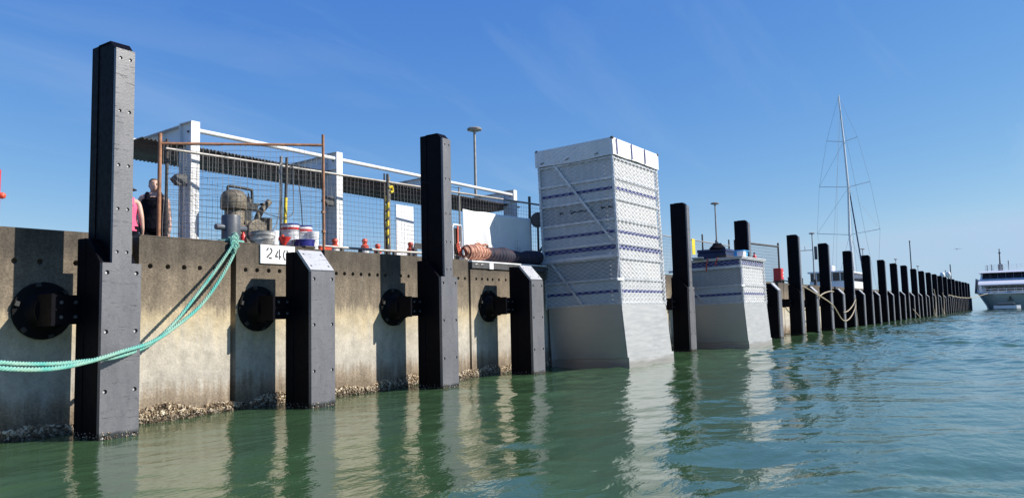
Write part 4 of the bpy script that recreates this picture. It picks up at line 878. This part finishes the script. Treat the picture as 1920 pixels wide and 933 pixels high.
# tarp hung on the fence
mb = MB(); nu, nv = 60, 16
for i in range(nu+1):
    for j in range(nv+1):
        a, b = i/nu, j/nv; x_ = 14.36+2.64*a; tie = 0.05*abs(math.sin(a*math.pi*3))
        y_ = FL(x_)-0.02-0.02*math.sin(a*21+b*2)*(0.3+0.7*(1-b))-0.05*math.sin(b*3.1)*math.exp(-((a-0.27-0.12*(1-b))/0.05)**2)
        mb.v.append((x_, y_, 2.64+(3.92-2.64-0.02*a)*b-(0.018*math.sin(a*math.pi*3)**2)*b))
for i in range(nu):
    for j in range(nv): mb.f.append((i*(nv+1)+j, (i+1)*(nv+1)+j, (i+1)*(nv+1)+j+1, i*(nv+1)+j+1)); mb.m.append(0)
o = part(mb, 'white_tarp', M['tarp'], smooth=60); so = o.modifiers.new('s', 'SOLIDIFY'); so.thickness = 0.004
tag(o, 'white tarpaulin tied along the mesh fence behind the hose roll', 'tarpaulin')
# rolled orange hose
t = thing('hose_roll', 'long ribbed hose roll, orange at its left end and dark beyond', 'hose roll', (13.85, 10.63, 2.64))
mb = MB(); rings = []; nL = 150
for i in range(nL+1):
    f_ = i/nL; x_ = 3.2*f_; r_ = 0.172+0.012*math.sin(x_*58+0.9*math.sin(x_*9))+0.02*math.sin(x_*5)+0.008*math.sin(x_*13+1)
    if f_ < 0.05: r_ *= 0.62+0.38*(f_/0.05)
    cz = 0.18+0.02*math.sin(x_*2.2); sh = 0.12*math.sin(min(1, f_*6)*1.5)
    rings.append([(x_+0.10*math.cos(q+0.8)*(1-min(1, f_*3))+0.012*math.sin(5*q+i*0.35)+0.03*math.cos(q), r_*math.cos(q)*1.05+0.02*math.sin(x_*1.7), cz+r_*math.sin(q)*(0.95+0.05*math.sin(q*3+x_*6))) for q in np.linspace(0, 2*math.pi, 26, endpoint=False)])
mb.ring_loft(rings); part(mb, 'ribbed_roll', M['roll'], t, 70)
mb = MB()
for i in range(5):
    q0 = 0.6*i; mb.ring_loft([[(-0.02-0.05*i*0.3+0.02*k_, (0.175-0.022*i)*math.cos(q)*1.02, 0.18+(0.175-0.022*i)*math.sin(q)*0.98+0.012*math.sin(4*q+i)) for q in np.linspace(0, 2*math.pi, 24, endpoint=False)] for k_ in range(3)], caps=False)
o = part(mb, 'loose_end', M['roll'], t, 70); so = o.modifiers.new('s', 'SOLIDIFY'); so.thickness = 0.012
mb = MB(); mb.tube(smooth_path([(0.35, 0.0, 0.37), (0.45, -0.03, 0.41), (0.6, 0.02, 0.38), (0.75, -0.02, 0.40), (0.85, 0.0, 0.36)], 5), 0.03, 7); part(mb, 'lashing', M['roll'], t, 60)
# steel coping trough under the roll
t = thing('coping_trough', 'dark steel coping with pale top strip and white plate under the roll', 'coping', (13.72, 10.36, 2.44))
part(MB().box(0, 3.6, 0, 0.30, 0, 0.14), 'face', M['grey_box'], t, bevel=0.006); part(MB().box(-0.02, 3.2, -0.015, 0.35, 0.142, 0.175), 'top_strip', M['white_paint'], t, bevel=0.004)
part(MB().box(0.66, 0.82, -0.008, -0.002, 0.0, 0.139), 'plate', M['white_paint'], t)
for x_ in (0.16, 0.38): part(MB().tube(smooth_path([(x_-0.05, -0.012, 0.085), (x_, -0.02, 0.10), (x_+0.05, -0.012, 0.085)], 4), 0.008, 6), 'grab_handle', M['rail'], t, 50)
# winch between roll and tall enclosure
t = thing('winch', 'small dark winch with raised arm left of the tall enclosure', 'winch', (17.25, 10.72, 2.62))
part(MB().lathe([(0.17, -0.2), (0.17, -0.17), (0.1, -0.165), (0.1, 0.165), (0.17, 0.17), (0.17, 0.2)], (0.0, 0, 0.22), 'x', 18), 'drum', M['dark_machine'], t, 40)
part(MB().box(-0.35, 0.4, -0.2, 0.2, 0, 0.06), 'base', M['grey_box'], t); part(MB().box(0.22, 0.42, -0.14, 0.14, 0.06, 0.4), 'motor', M['dark_machine'], t, bevel=0.03)
part(MB().tube([(-0.1, 0, 0.38), (0.5, -0.1, 0.95)], 0.035, 8), 'arm', M['pump'], t, 40)
part(MB().lathe([(0.0, -0.05), (0.2, -0.045), (0.21, 0), (0.2, 0.045), (0.0, 0.05)], (0.12, 0.15, 1.28), 'x', 20), 'cable_wheel', M['grey_box'], t, 40)
part(MB().tube([(0.12, 0.15, 0.3), (0.12, 0.15, 1.28)], 0.03, 8), 'wheel_stand', M['dark_machine'], t, 40)
# red marker post at the left edge of the view
t = thing('marker_post', 'red marker post with ball at the left picture edge', 'post', (5.165, 13.0, ZD))
part(MB().lathe([(0.06, 0), (0.06, 0.86), (0.055, 0.87)], n=14), 'base', M['white_paint'], t, 40); part(MB().lathe([(0.055, 0.871), (0.055, 1.69), (0.0, 1.7)], n=14), 'red_post', M['red'], t, 40)
part(MB().lathe([(0, -0.05), (0.045, -0.03), (0.055, 0.01), (0.04, 0.04), (0, 0.055)], (0.075, -0.02, 1.29), 'z', 12), 'ball', M['orange_red'], t, 60)
# stretched line between the third pile and the tall enclosure
mb = MB(); mb.tube(catenary((11.3, 9.75, 4.02), (12.0, 9.28, 3.92), 0.01, 6), 0.006, 5); tag(part(mb, 'thin_cord', M['ink'], smooth=50), 'thin dark cord tied round the tall pile before the tarp', 'cord')

# ------------------------------------------------------------------ people
def person(name, label, loc, rz, h, top_mat, hat, arm_r, arm_l, head_turn, trouser):
    t = thing(name, label, 'person', loc, (0, 0, rz)); k = h/1.72
    def sk(name_, V, E, rad, m_, lvl=2):
        me = bpy.data.meshes.new(name_); me.from_pydata([tuple(c*k for c in v) for v in V], E, []); me.materials.append(m_)
        o = put(name_, me, t); md = o.modifiers.new('skin', 'SKIN')
        for i, r_ in enumerate(rad):
            sv = me.skin_vertices[0].data[i]; sv.radius = (r_[0]*k, r_[1]*k) if isinstance(r_, tuple) else (r_*k, r_*k); sv.use_root = (i == 0)
        sb = o.modifiers.new('sub', 'SUBSURF'); sb.levels = lvl; sb.render_levels = lvl
        md.use_smooth_shade = True; return o
    V = [(0, 0, .95), (0, .01, 1.12), (0, .0, 1.30), (0, .01, 1.42), (0, 0.005, 1.50), (0, -.01, 1.545),
         (.19, .01, 1.40), arm_r[0], arm_r[1], arm_r[2], (-.19, .01, 1.40), arm_l[0], arm_l[1], arm_l[2],
         (.10, 0, .88), (.11, -.01, .50), (.11, .02, .09), (.12, -.12, .04), (-.10, 0, .88), (-.11, -.01, .50), (-.11, .02, .09), (-.12, -.12, .04)]
    E = [(0, 1), (1, 2), (2, 3), (3, 4), (4, 5), (3, 6), (6, 7), (7, 8), (8, 9), (3, 10), (10, 11), (11, 12), (12, 13), (0, 14), (14, 15), (15, 16), (16, 17), (0, 18), (18, 19), (19, 20), (20, 21)]
    rad = [(.15, .115), (.135, .10), (.155, .115), (.10, .085), .055, .05, .062, .046, .036, .03, .062, .046, .036, .03, .088, .06, .042, .035, .088, .06, .042, .035]
    body = sk('body', V, E, rad, M['skin'])
    # head as a lofted form with brow, nose, lips, ears and jaw
    hd = bpy.data.objects.new('head_pivot', None)
    mb = MB(); rings = []; n = 28
    prof = [(1.500, .030, .035, .010), (1.510, .045, .060, -.012), (1.53, .056, .078, -.012), (1.555, .064, .088, -.008), (1.585, .069, .094, -.002), (1.62, .073, .097, .004), (1.655, .074, .097, .008), (1.685, .068, .088, .010), (1.708, .05, .064, .012), (1.72, .02, .026, .012)]
    for z_, a, b, yc in prof:
        ring = []
        for i in range(n):
            q = 2*math.pi*i/n; x_, y_ = a*math.sin(q), yc-b*math.cos(q)
            fr = max(0, math.cos(q))
            if abs(x_) < 0.02 and fr > 0.9: y_ -= {1.555: .012, 1.585: .020, 1.62: .006}.get(round(z_, 3), 0)*(1-abs(x_)/0.02)
            if 0.015 < abs(x_) < 0.05 and fr > 0.6 and abs(z_-1.62) < 0.02: y_ += 0.009
            ring.append((x_, y_, z_))
        rings.append(ring)
    mb.ring_loft(rings)
    for sx in (-1, 1):
        mb.lathe([(0.0, -0.008), (0.022, -0.006), (0.028, 0.004), (0.0, 0.008)], (sx*0.076, 0.012, 1.605), 'x', 10)
    cc, ss = math.cos(head_turn), math.sin(head_turn)
    def turn(m_):
        m_.v = [((x_*cc-y_*ss)*k, (x_*ss+y_*cc)*k, z_*k) for x_, y_, z_ in m_.v]; return m_
    bpy.data.objects.remove(hd)
    head = part(turn(mb), 'head', M['skin'], t, 60)
    m2 = MB()
    for sx in (-1, 1): m2.lathe([(0.0, -0.004), (0.011, -0.002), (0.011, 0.003), (0, 0.006)], (sx*0.031, -0.086, 1.617), 'y', 8); m2.box(sx*0.031-0.016, sx*0.031+0.016, -0.0925, -0.085, 1.634, 1.640)
    part(turn(m2), 'eyes', M['hair'], head)
    m2 = MB(); m2.box(-0.022, 0.022, -0.0965, -0.088, 1.540, 1.548); part(turn(m2), 'mouth', mat('lips', (0.42, 0.16, 0.14), 0.5, bump=0), head, bevel=0.003)
    m2 = MB(); rings = []
    for z_, a, b, yc, cut in ((1.575, .070, .092, .012, .30), (1.62, .078, .103, .010, .0), (1.665, .080, .103, .012, -.55), (1.70, .070, .090, .014, -1.2), (1.725, .045, .058, .016, -1.2), (1.734, .01, .012, .016, -1.2)):
        ring = []
        for i in range(20):
            q = math.pi*2*i/20; y_ = yc-b*math.cos(q)
            if math.cos(q) > -cut and cut > -1: y_ = max(y_, yc+b*cut*0.9)
            ring.append((a*math.sin(q), y_, z_))
        rings.append(ring)
    m2.ring_loft(rings); part(turn(m2), 'hair', M['hair'], head, 60)
    if hat:
        m2 = MB(); m2.lathe([(0.165, 1.628), (0.168, 1.634), (0.100, 1.672), (0.094, 1.745), (0.082, 1.765), (0, 1.772)], (0, 0.008, 0), 'z', 24); part(turn(m2), 'hat', M['hat_cloth'], t, 45)
    # vest: closely follows the trunk, with shoulder straps and a wide neckline
    m2 = MB(); rings = []
    for z_, a, b, yc in ((.86, .185, .145, 0), (.95, .182, .140, 0), (1.05, .158, .122, .005), (1.14, .150, .116, .008), (1.24, .172, .138, -.005), (1.30, .180, .146, -.008), (1.36, .168, .130, .0), (1.40, .13, .105, .005)):
        a *= 1.1; b *= 1.1
        rings.append([(a*k*math.cos(q)*(1+.018*math.sin(7*q+z_*40)), (yc+b*math.sin(q)*(1+.02*math.sin(5*q+z_*30)))*k, z_*k) for q in np.linspace(0, 2*math.pi, 30, endpoint=False)])
    m2.ring_loft(rings, caps=False)
    o = part(m2, 'vest', top_mat, t, 70)
    m2 = MB()
    for sx in (-1, 1):
        m2.tube([(sx*.085*k, -.125*k, 1.33*k), (sx*.098*k, -.095*k, 1.41*k), (sx*.10*k, -.01*k, 1.468*k), (sx*.085*k, .08*k, 1.43*k), (sx*.07*k, .115*k, 1.33*k)], [.05*k, .044*k, .036*k, .044*k, .05*k], 8)
    part(m2, 'straps', top_mat, o, 60)
    m2 = MB()
    for sx in (-1, 1): m2.tube([(sx*.095*k, 0, .95*k), (sx*.105*k, -.01*k, .5*k), (sx*.11*k, .02*k, .08*k)], [.125*k, .085*k, .075*k], 14)
    m2.ring_loft([[(a*k*math.cos(q), b*k*math.sin(q), z_*k) for q in np.linspace(0, 2*math.pi, 20, endpoint=False)] for z_, a, b in ((.82, .17, .135), (.9, .19, .148), (1.0, .172, .134))])
    part(m2, 'trousers', trouser, t, 60)
    # hands: palm and five fingers each, fingers loosely curled
    for sgn_, arm in ((1, arm_r), (-1, arm_l)):
        w_ = Vector(arm[2]); d_ = (w_-Vector(arm[1])).normalized(); a = d_.cross(Vector((0, 1, 0))).normalized(); fwd = Vector((0, -1, 0)); fwd = (fwd-d_*fwd.dot(d_)).normalized()
        Vh = [w_, w_+d_*.045, w_+d_*.085]; Eh = [(0, 1), (1, 2)]; Rh = [(.026, .022), (.036, .02), (.038, .018)]
        for i, (off, ln) in enumerate(((-.03, .065), (-.01, .078), (.01, .072), (.03, .056))):
            b0 = len(Vh); root = w_+d_*.088+fwd*off
            Vh += [root, root+d_*ln*.5+a*sgn_*-.008, root+d_*ln*.85+a*sgn_*-.03]; Eh += [(2, b0), (b0, b0+1), (b0+1, b0+2)]; Rh += [.0095, .0088, .008]
        b0 = len(Vh); Vh += [w_+d_*.04+fwd*.045, w_+d_*.085+fwd*.058]; Eh += [(1, b0), (b0, b0+1)]; Rh += [.011, .009]
        sk('hand', [tuple(v) for v in Vh], Eh, Rh, M['skin'], 1)
    return t
person('person', 'person in black vest standing behind the rusty fence post', (7.31, 12.33, ZD), R(-32), 1.745, M['black_cloth'], False,
       [(.235, .03, 1.15), (.25, .0, .93), (.24, -.03, .80)], [(-.23, .03, 1.15), (-.24, .0, .93), (-.23, -.03, .80)], R(10), M['black_cloth'])
person('person', 'person in pink vest and grey brimmed hat half behind the nearest pile', (6.50, 11.72, ZD), R(150), 1.47, M['pink_cloth'], True,
       [(.235, .05, 1.15), (.24, .03, .93), (.235, -.03, .80)], [(-.25, .05, 1.13), (-.27, .02, .92), (-.26, -.06, .79)], R(20), M['black_cloth'])

# ------------------------------------------------------------------ yacht behind the quay
t = thing('sailing_yacht', 'white sailing yacht with tall mast and three spreaders behind the quay', 'yacht', (104, 18.35, 0))
Yc = 0.0
rings = []
for x_, hw, zb, zt in ((-11, 0.05, 1.0, 2.2), (-8, 1.5, -.3, 2.0), (-3, 2.4, -.6, 1.8), (3, 2.6, -.6, 1.75), (9, 2.2, -.3, 1.8), (11, 1.8, .3, 1.85)):
    rings.append([(x_, -hw, zt), (x_, -hw*.92, (zt+zb)/2), (x_, -hw*.4, zb), (x_, hw*.4, zb), (x_, hw*.92, (zt+zb)/2), (x_, hw, zt)])
part(MB().ring_loft(rings), 'hull', M['gelcoat'], t, 40)
part(MB().ring_loft([[(x_, -w_, 1.8), (x_, -w_*.9, z_), (x_, w_*.9, z_), (x_, w_, 1.8)] for x_, w_, z_ in ((-5, 1.2, 1.9), (-4, 1.5, 2.6), (3, 1.6, 2.8), (4, 1.6, 2.7))]), 'cabin', M['gelcoat'], t, 40)
part(MB().tube([(0, -0.35, 1.8), (0, 0.08, 10.3), (0, -0.1, 16.3), (0, 0.1, 22.35), (0, .395, 28.4)], [.17, .16, .14, .12, .08], 12), 'mast', M['thin_white'], t, 50)
lev = [(10.8, -3.4, 4.1, 0.05), (16.9, -2.6, 3.5, -0.1), (22.8, -1.45, 2.27, 0.1)]
for z_, a, b, m0 in lev: part(MB().tube([(0.6, a, z_), (0, m0, z_-0.5), (0.6, b, z_)], 0.042, 6), 'spreader', M['thin_white'], t)
def stay(P, r=0.012): part(MB().tube(P, r, 4), 'rigging_wire', M['wire'], t)
stay([(0, .395, 28.3), (0.6, 2.27, 22.8), (0.6, 3.5, 16.9), (0.6, 4.1, 10.8), (0.3, 2.6, 1.9)]); stay([(0, .395, 28.3), (0.6, -1.45, 22.8), (0.6, -2.6, 16.9), (0.6, -3.4, 10.8), (0.3, -2.6, 1.9)])
stay([(0, .1, 22.3), (0.6, 3.5, 16.9)]); stay([(0, -.1, 16.3), (0.6, 4.1, 10.8)]); stay([(0, -.1, 16.3), (0.6, -3.4, 10.8)]); stay([(0, .08, 10.3), (0.3, 2.6, 1.9)]); stay([(0, .08, 10.3), (0.3, -2.6, 1.9)])
stay([(0, .395, 28.3), (-10.8, 0.0, 2.2)]); stay([(0, .38, 27.8), (10.9, 1.2, 1.9)]); stay([(0, .35, 27), (3.0, -2.4, 1.9)]); stay([(0, .3, 26), (-6, 1.6, 1.9)])
part(MB().tube([(0.4, .30, 25.6), (0.9, -0.05, 16), (1.2, -0.9, 6.9), (1.3, -1.2, 2.6)], [.05, .075, .09, .09], 8), 'furled_sail', M['darkblue'], t, 50)
part(MB().tube([(0.3, -0.2, 3.4), (7.5, -0.2, 3.6)], 0.13, 8), 'boom', M['thin_white'], t, 50)
# motor cruiser, cabin showing above the quay edge left of the mast
t = thing('motor_cruiser', 'motor cruiser with dark windows and white roof glimpsed between far piles', 'boat', (92, 17.6, 0))
rings = []
for x_, hw, zt in ((-7, 1.9, 2.0), (-3, 2.2, 2.0), (3, 2.1, 2.2), (7, 1.2, 2.5), (8.5, .1, 2.8)): rings.append([(x_, -hw, zt), (x_, -hw*.8, -.3), (x_, hw*.8, -.3), (x_, hw, zt)])
part(MB().ring_loft(rings), 'hull', M['gelcoat'], t, 40)
part(MB().box(-6, 4, -1.9, 1.9, 2.0, 4.0), 'deckhouse', M['gelcoat'], t); part(MB().box(-6.05, 4.05, -1.8, 1.8, 4.0, 4.85), 'window_band', M['glass'], t); part(MB().box(-6.3, 4.4, -2.05, 2.05, 4.86, 5.05), 'roof', M['gelcoat'], t, bevel=.05)
for y_ in (-1.2, -.4, .4, 1.2): part(MB().box(-6.08, -6.04, y_-.05, y_+.05, 4.0, 4.86), 'mullion', M['gelcoat'], t)
part(MB().box(-4, -2.6, -.1, .9, 5.06, 5.75), 'radar_box', M['gelcoat'], t, bevel=.1); part(MB().tube([(-4.2, .95, 5.05), (-4.2, .95, 6.3)], .04, 6), 'whip', M['wire'], t)
# far masts and dishes above the row of piles
for i, (x_, y_, h, r_, lb) in enumerate(((160, 18.0, 12.9, .11, 'thin distant mast rising above the middle of the far piles'), (240, 17.5, 11.6, .16, 'thick distant mast near the end of the far piles'), (236, 18.4, 9.9, .07, 'short distant mast left of the thick one'))):
    t = thing('distant_mast', lb, 'mast', (x_, y_, 0)); part(MB().tube([(0, 0, 0), (0, 0, h)], [r_*1.2, r_*.8], 8), 'spar', M['grey_box'], t, 40); part(MB().lathe([(0, 0), (.14, .05), (.14, .25), (0, .3)], (0, 0, h), 'z', 8), 'masthead', M['wire'], t, 40)
for i, (x_, y_, z_, lb) in enumerate(((228, 17.2, 8.9, 'white radar dome beside the thick distant mast'), (225, 18.3, 8.7, 'white radar dome left of the thick distant mast'))):
    t = thing('radar_dome', lb, 'radar dome', (x_, y_, 0)); part(MB().lathe([(.3, z_-1), (.55, z_-.6), (.6, z_), (.4, z_+.45), (0, z_+.6)], n=16), 'dome', M['gelcoat'], t, 50); part(MB().tube([(0, 0, 0), (0, 0, z_-1)], .12, 8), 'stalk', M['grey_box'], t, 40)
t = thing('gull', 'tiny gull flying above the far end of the quay', 'bird', (120, 7.76, 8.64), (0, 0, 0.6))
part(MB().lathe([(0, -.2), (.05, -.1), (.06, .05), (.03, .18), (0, .22)], axis='x', n=8), 'body', M['gelcoat'], t, 60)
for s_ in (-1, 1): part(MB().prism([(0, 0.0), (s_*.25, .10), (s_*.55, .04), (s_*.25, .12), (0, .02)], -.06, .06), 'wing', M['grey_box'], t)

# ------------------------------------------------------------------ ferry
t = thing('catamaran_ferry', 'white catamaran ferry moored bow on at the quay end', 'ferry', (163, 1.0, 0))
rings = []
for x_, yo, zt in ((-0.6, 4.4, 3.0), (1.2, 6.0, 3.0), (5, 7.0, 2.9), (14, 7.4, 2.8), (34, 7.4, 2.7)):
    bx_ = 1.4 if x_ < 0 else 0.6
    rings.append([(x_, yo, zt), (x_+bx_*.3, yo*.93, 1.9), (x_+bx_*.8, yo*.84, .7), (x_+bx_, yo*.8, -.5), (x_+bx_, -yo*.8, -.5), (x_+bx_*.8, -yo*.84, .7), (x_+bx_*.3, -yo*.93, 1.9), (x_, -yo, zt)])
part(MB().ring_loft(rings), 'hull', M['hullgrey'], t, 40)
mb = MB()
for s_ in (1, -1):
    mb.tube(smooth_path([(14, s_*7.45, 3.9), (5, s_*7.1, 3.4), (1.0, s_*6.0, 2.95), (-.5, s_*4.0, 2.9), (-.8, 0, 2.9)], 6), .16, 8)
part(mb, 'bulwark_rail', M['gelcoat'], t, 50)
for s_ in (1, -1):
    part(MB().prism_y([(3, 3.0), (9, 5.9), (30, 5.9), (30, 2.9)], s_*7.42-.03, s_*7.42+.03), 'side_screen', M['darkblue'], t)
rings = [[(x_, -hw, z_), (x_, hw, z_), (x_+14, hw, z_), (x_+14, -hw, z_)] for x_, hw, z_ in ((4.6, 6.3, 3.0), (5.0, 6.4, 4.55))]
part(MB().ring_loft(rings), 'lower_house', M['gelcoat'], t)
for i in range(12):
    y_ = -5.6+i*.95; part(MB().box(4.62, 4.66, y_, y_+.8, 3.35, 4.15), 'lower_window', M['glass'], t, rot=(0, 0, 0))
rings = [[(x_, -hw, z_), (x_, hw, z_), (x_+16, hw, z_), (x_+16, -hw, z_)] for x_, hw, z_ in ((0.9, 6.6, 4.45), (1.2, 6.75, 4.75), (3.95, 6.6, 5.55))]
part(MB().ring_loft(rings), 'brow', M['gelcoat'], t, 30)
rings = [[(x_, -hw, z_), (x_, hw, z_), (x_+14, hw, z_), (x_+14, -hw, z_)] for x_, hw, z_ in ((4.0, 6.5, 5.56), (4.9, 6.3, 6.75))]
part(MB().ring_loft(rings), 'wheelhouse', M['gelcoat'], t)
for i in range(10):
    y0, y1 = -6.2+i*1.24, -6.2+i*1.24+1.19; mb = MB(); mb.add([(4.0, y0, 5.66), (4.0, y1, 5.66), (4.75, y1*.98, 6.68), (4.75, y0*.98, 6.68)], [(0, 3, 2, 1)]); o = part(mb, 'wheelhouse_window', M['glass'], t); so = o.modifiers.new('s', 'SOLIDIFY'); so.thickness = .04
rings = [[(x_, -hw, z_), (x_, hw, z_), (x_+15, hw, z_), (x_+15, -hw, z_)] for x_, hw, z_ in ((3.9, 6.7, 6.76), (4.6, 6.3, 7.15))]
part(MB().ring_loft(rings), 'roof', M['gelcoat'], t)
mb = MB()
for zz_ in (7.5, 7.85, 8.2): mb.tube([(6, -5.6, zz_), (6, 5.6, zz_)], .035, 5)
for i in range(10): mb.tube([(6, -5.6+i*1.244, 7.15), (6, -5.6+i*1.244, 8.2)], .035, 5)
part(mb, 'roof_railing', M['gelcoat'], t)
part(MB().tube([(7, 3.25, 7.1), (7, 3.2, 11.3)], [.16, .07], 8), 'antenna_mast', M['grey_box'], t, 40); part(MB().box(6.7, 7.3, 2.8, 3.6, 7.15, 8.4), 'radar_base', M['grey_box'], t, bevel=.08); part(MB().box(6.8, 7.2, 3.0, 3.4, 10.4, 10.6), 'mast_light', M['grey_box'], t)
for y_, h_ in ((1.9, 1.9), (4.6, 1.3), (5.3, 1.2)): part(MB().tube([(6.5, y_, 7.1), (6.5, y_, 7.1+h_)], .07, 6), 'roof_post', M['grey_box'], t)
mb = MB(); mb.tube([(-.3, -6, 3.3), (-.3, 6, 3.3)], .04, 5); mb.tube([(-.3, -6, 3.7), (-.3, 6, 3.7)], .04, 5)
for i in range(11): mb.tube([(-.3, -6+1.2*i, 2.9), (-.3, -6+1.2*i, 3.7)], .04, 5)
part(mb, 'bow_railing', M['gelcoat'], t); part(MB().box(-.75, -.5, 1.6, 2.3, 2.75, 3.2), 'fairlead', M['grey_box'], t, bevel=.04)
mb = MB(); mb.box(-.52, -.3, 1.75, 2.05, 1.6, 2.3); mb.box(-.5, -.3, 1.5, 2.3, 1.55, 1.7); part(mb, 'anchor', M['dark_pipe'], t)
# dinghy at the ferry's bow
t = thing('dinghy', 'small white dinghy afloat under the ferry bow', 'dinghy', (159.6, 3.5, 0))
rings = [[(x_, y_, .72), (x_+.0, y_*1.0, .15), (x_*.5, y_*.92, -.1), (x_*-.5, y_*.92, -.1), (-x_, y_, .15), (-x_, y_, .72)] for x_, y_ in ((.05, -2.1), (.7, -1.5), (.85, 0), (.85, 1.2), (.75, 1.9))]
part(MB().ring_loft(rings), 'hull', M['gelcoat'], t, 40)
part(MB().box(-.6, .6, -1.3, 1.4, .73, .95), 'cockpit', M['glass'], t, bevel=.05); part(MB().box(-.5, .5, -1.2, 1.3, .96, 1.12), 'canopy_top', M['grey_pipe'], t, bevel=.04)

# ------------------------------------------------------------------ ropes among the far piles
def rope(label, P, r, group=None, m='beige_rope', k=6):
    o = part(MB().tube(smooth_path(P, k), r, 7), 'rope', M[m], smooth=50); return tag(o, label, 'rope', group)
rope('beige rope looping from the red box pile down to the third far pile', [(38.9, 10.2, 2.75), (40.0, 9.6, 2.5), (41.8, 9.22, 2.05), (45.6, 9.2, 1.45), (48.2, 9.2, 0.55), (50.4, 9.2, 0.62), (52.3, 9.2, 1.25), (52.65, 9.22, 1.8)], 0.032)
rope('beige rope slung lower right beside the loop at the third far pile', [(48.6, 9.2, 1.0), (49.8, 9.2, 1.05), (51.4, 9.2, 1.35), (52.6, 9.21, 1.75)], 0.03)
rope('short beige rope tied across the second far pile', [(42.7, 9.2, 1.95), (43.8, 9.2, 2.1), (45.2, 9.2, 2.2), (46.2, 9.22, 2.2)], 0.03)
rope('beige rope end hanging straight down the third far pile', [(52.7, 9.24, 1.85), (52.72, 9.22, 1.0), (52.9, 9.22, 0.5), (52.8, 9.22, -0.1)], 0.026)
for i, x_ in enumerate((101.5, 112.0)):
    rope(('pale' if i == 0 else 'hanging beige')+f' rope loop hanging to the water on the far piles, {"nearer" if i == 0 else "farther"} one', [(x_, 9.22, 3.0-.3*i), (x_+.3, 9.15, 1.8), (x_-.6, 9.12, 0.3), (x_-1.2, 9.15, 0.0), (x_-2.2, 9.18, 0.8)], 0.05)
rope('ferry mooring line running from the far piles to the bow', [(120, 9.2, 2.5), (135, 8.9, 2.2), (150, 8.0, 2.2), (160.6, 6.2, 2.9)], 0.05)
rope('thin diagonal rope dipping into the water at the middle far piles', [(81, 9.2, 0.9), (84, 9.15, 0.3), (86, 9.12, -0.1)], 0.035)
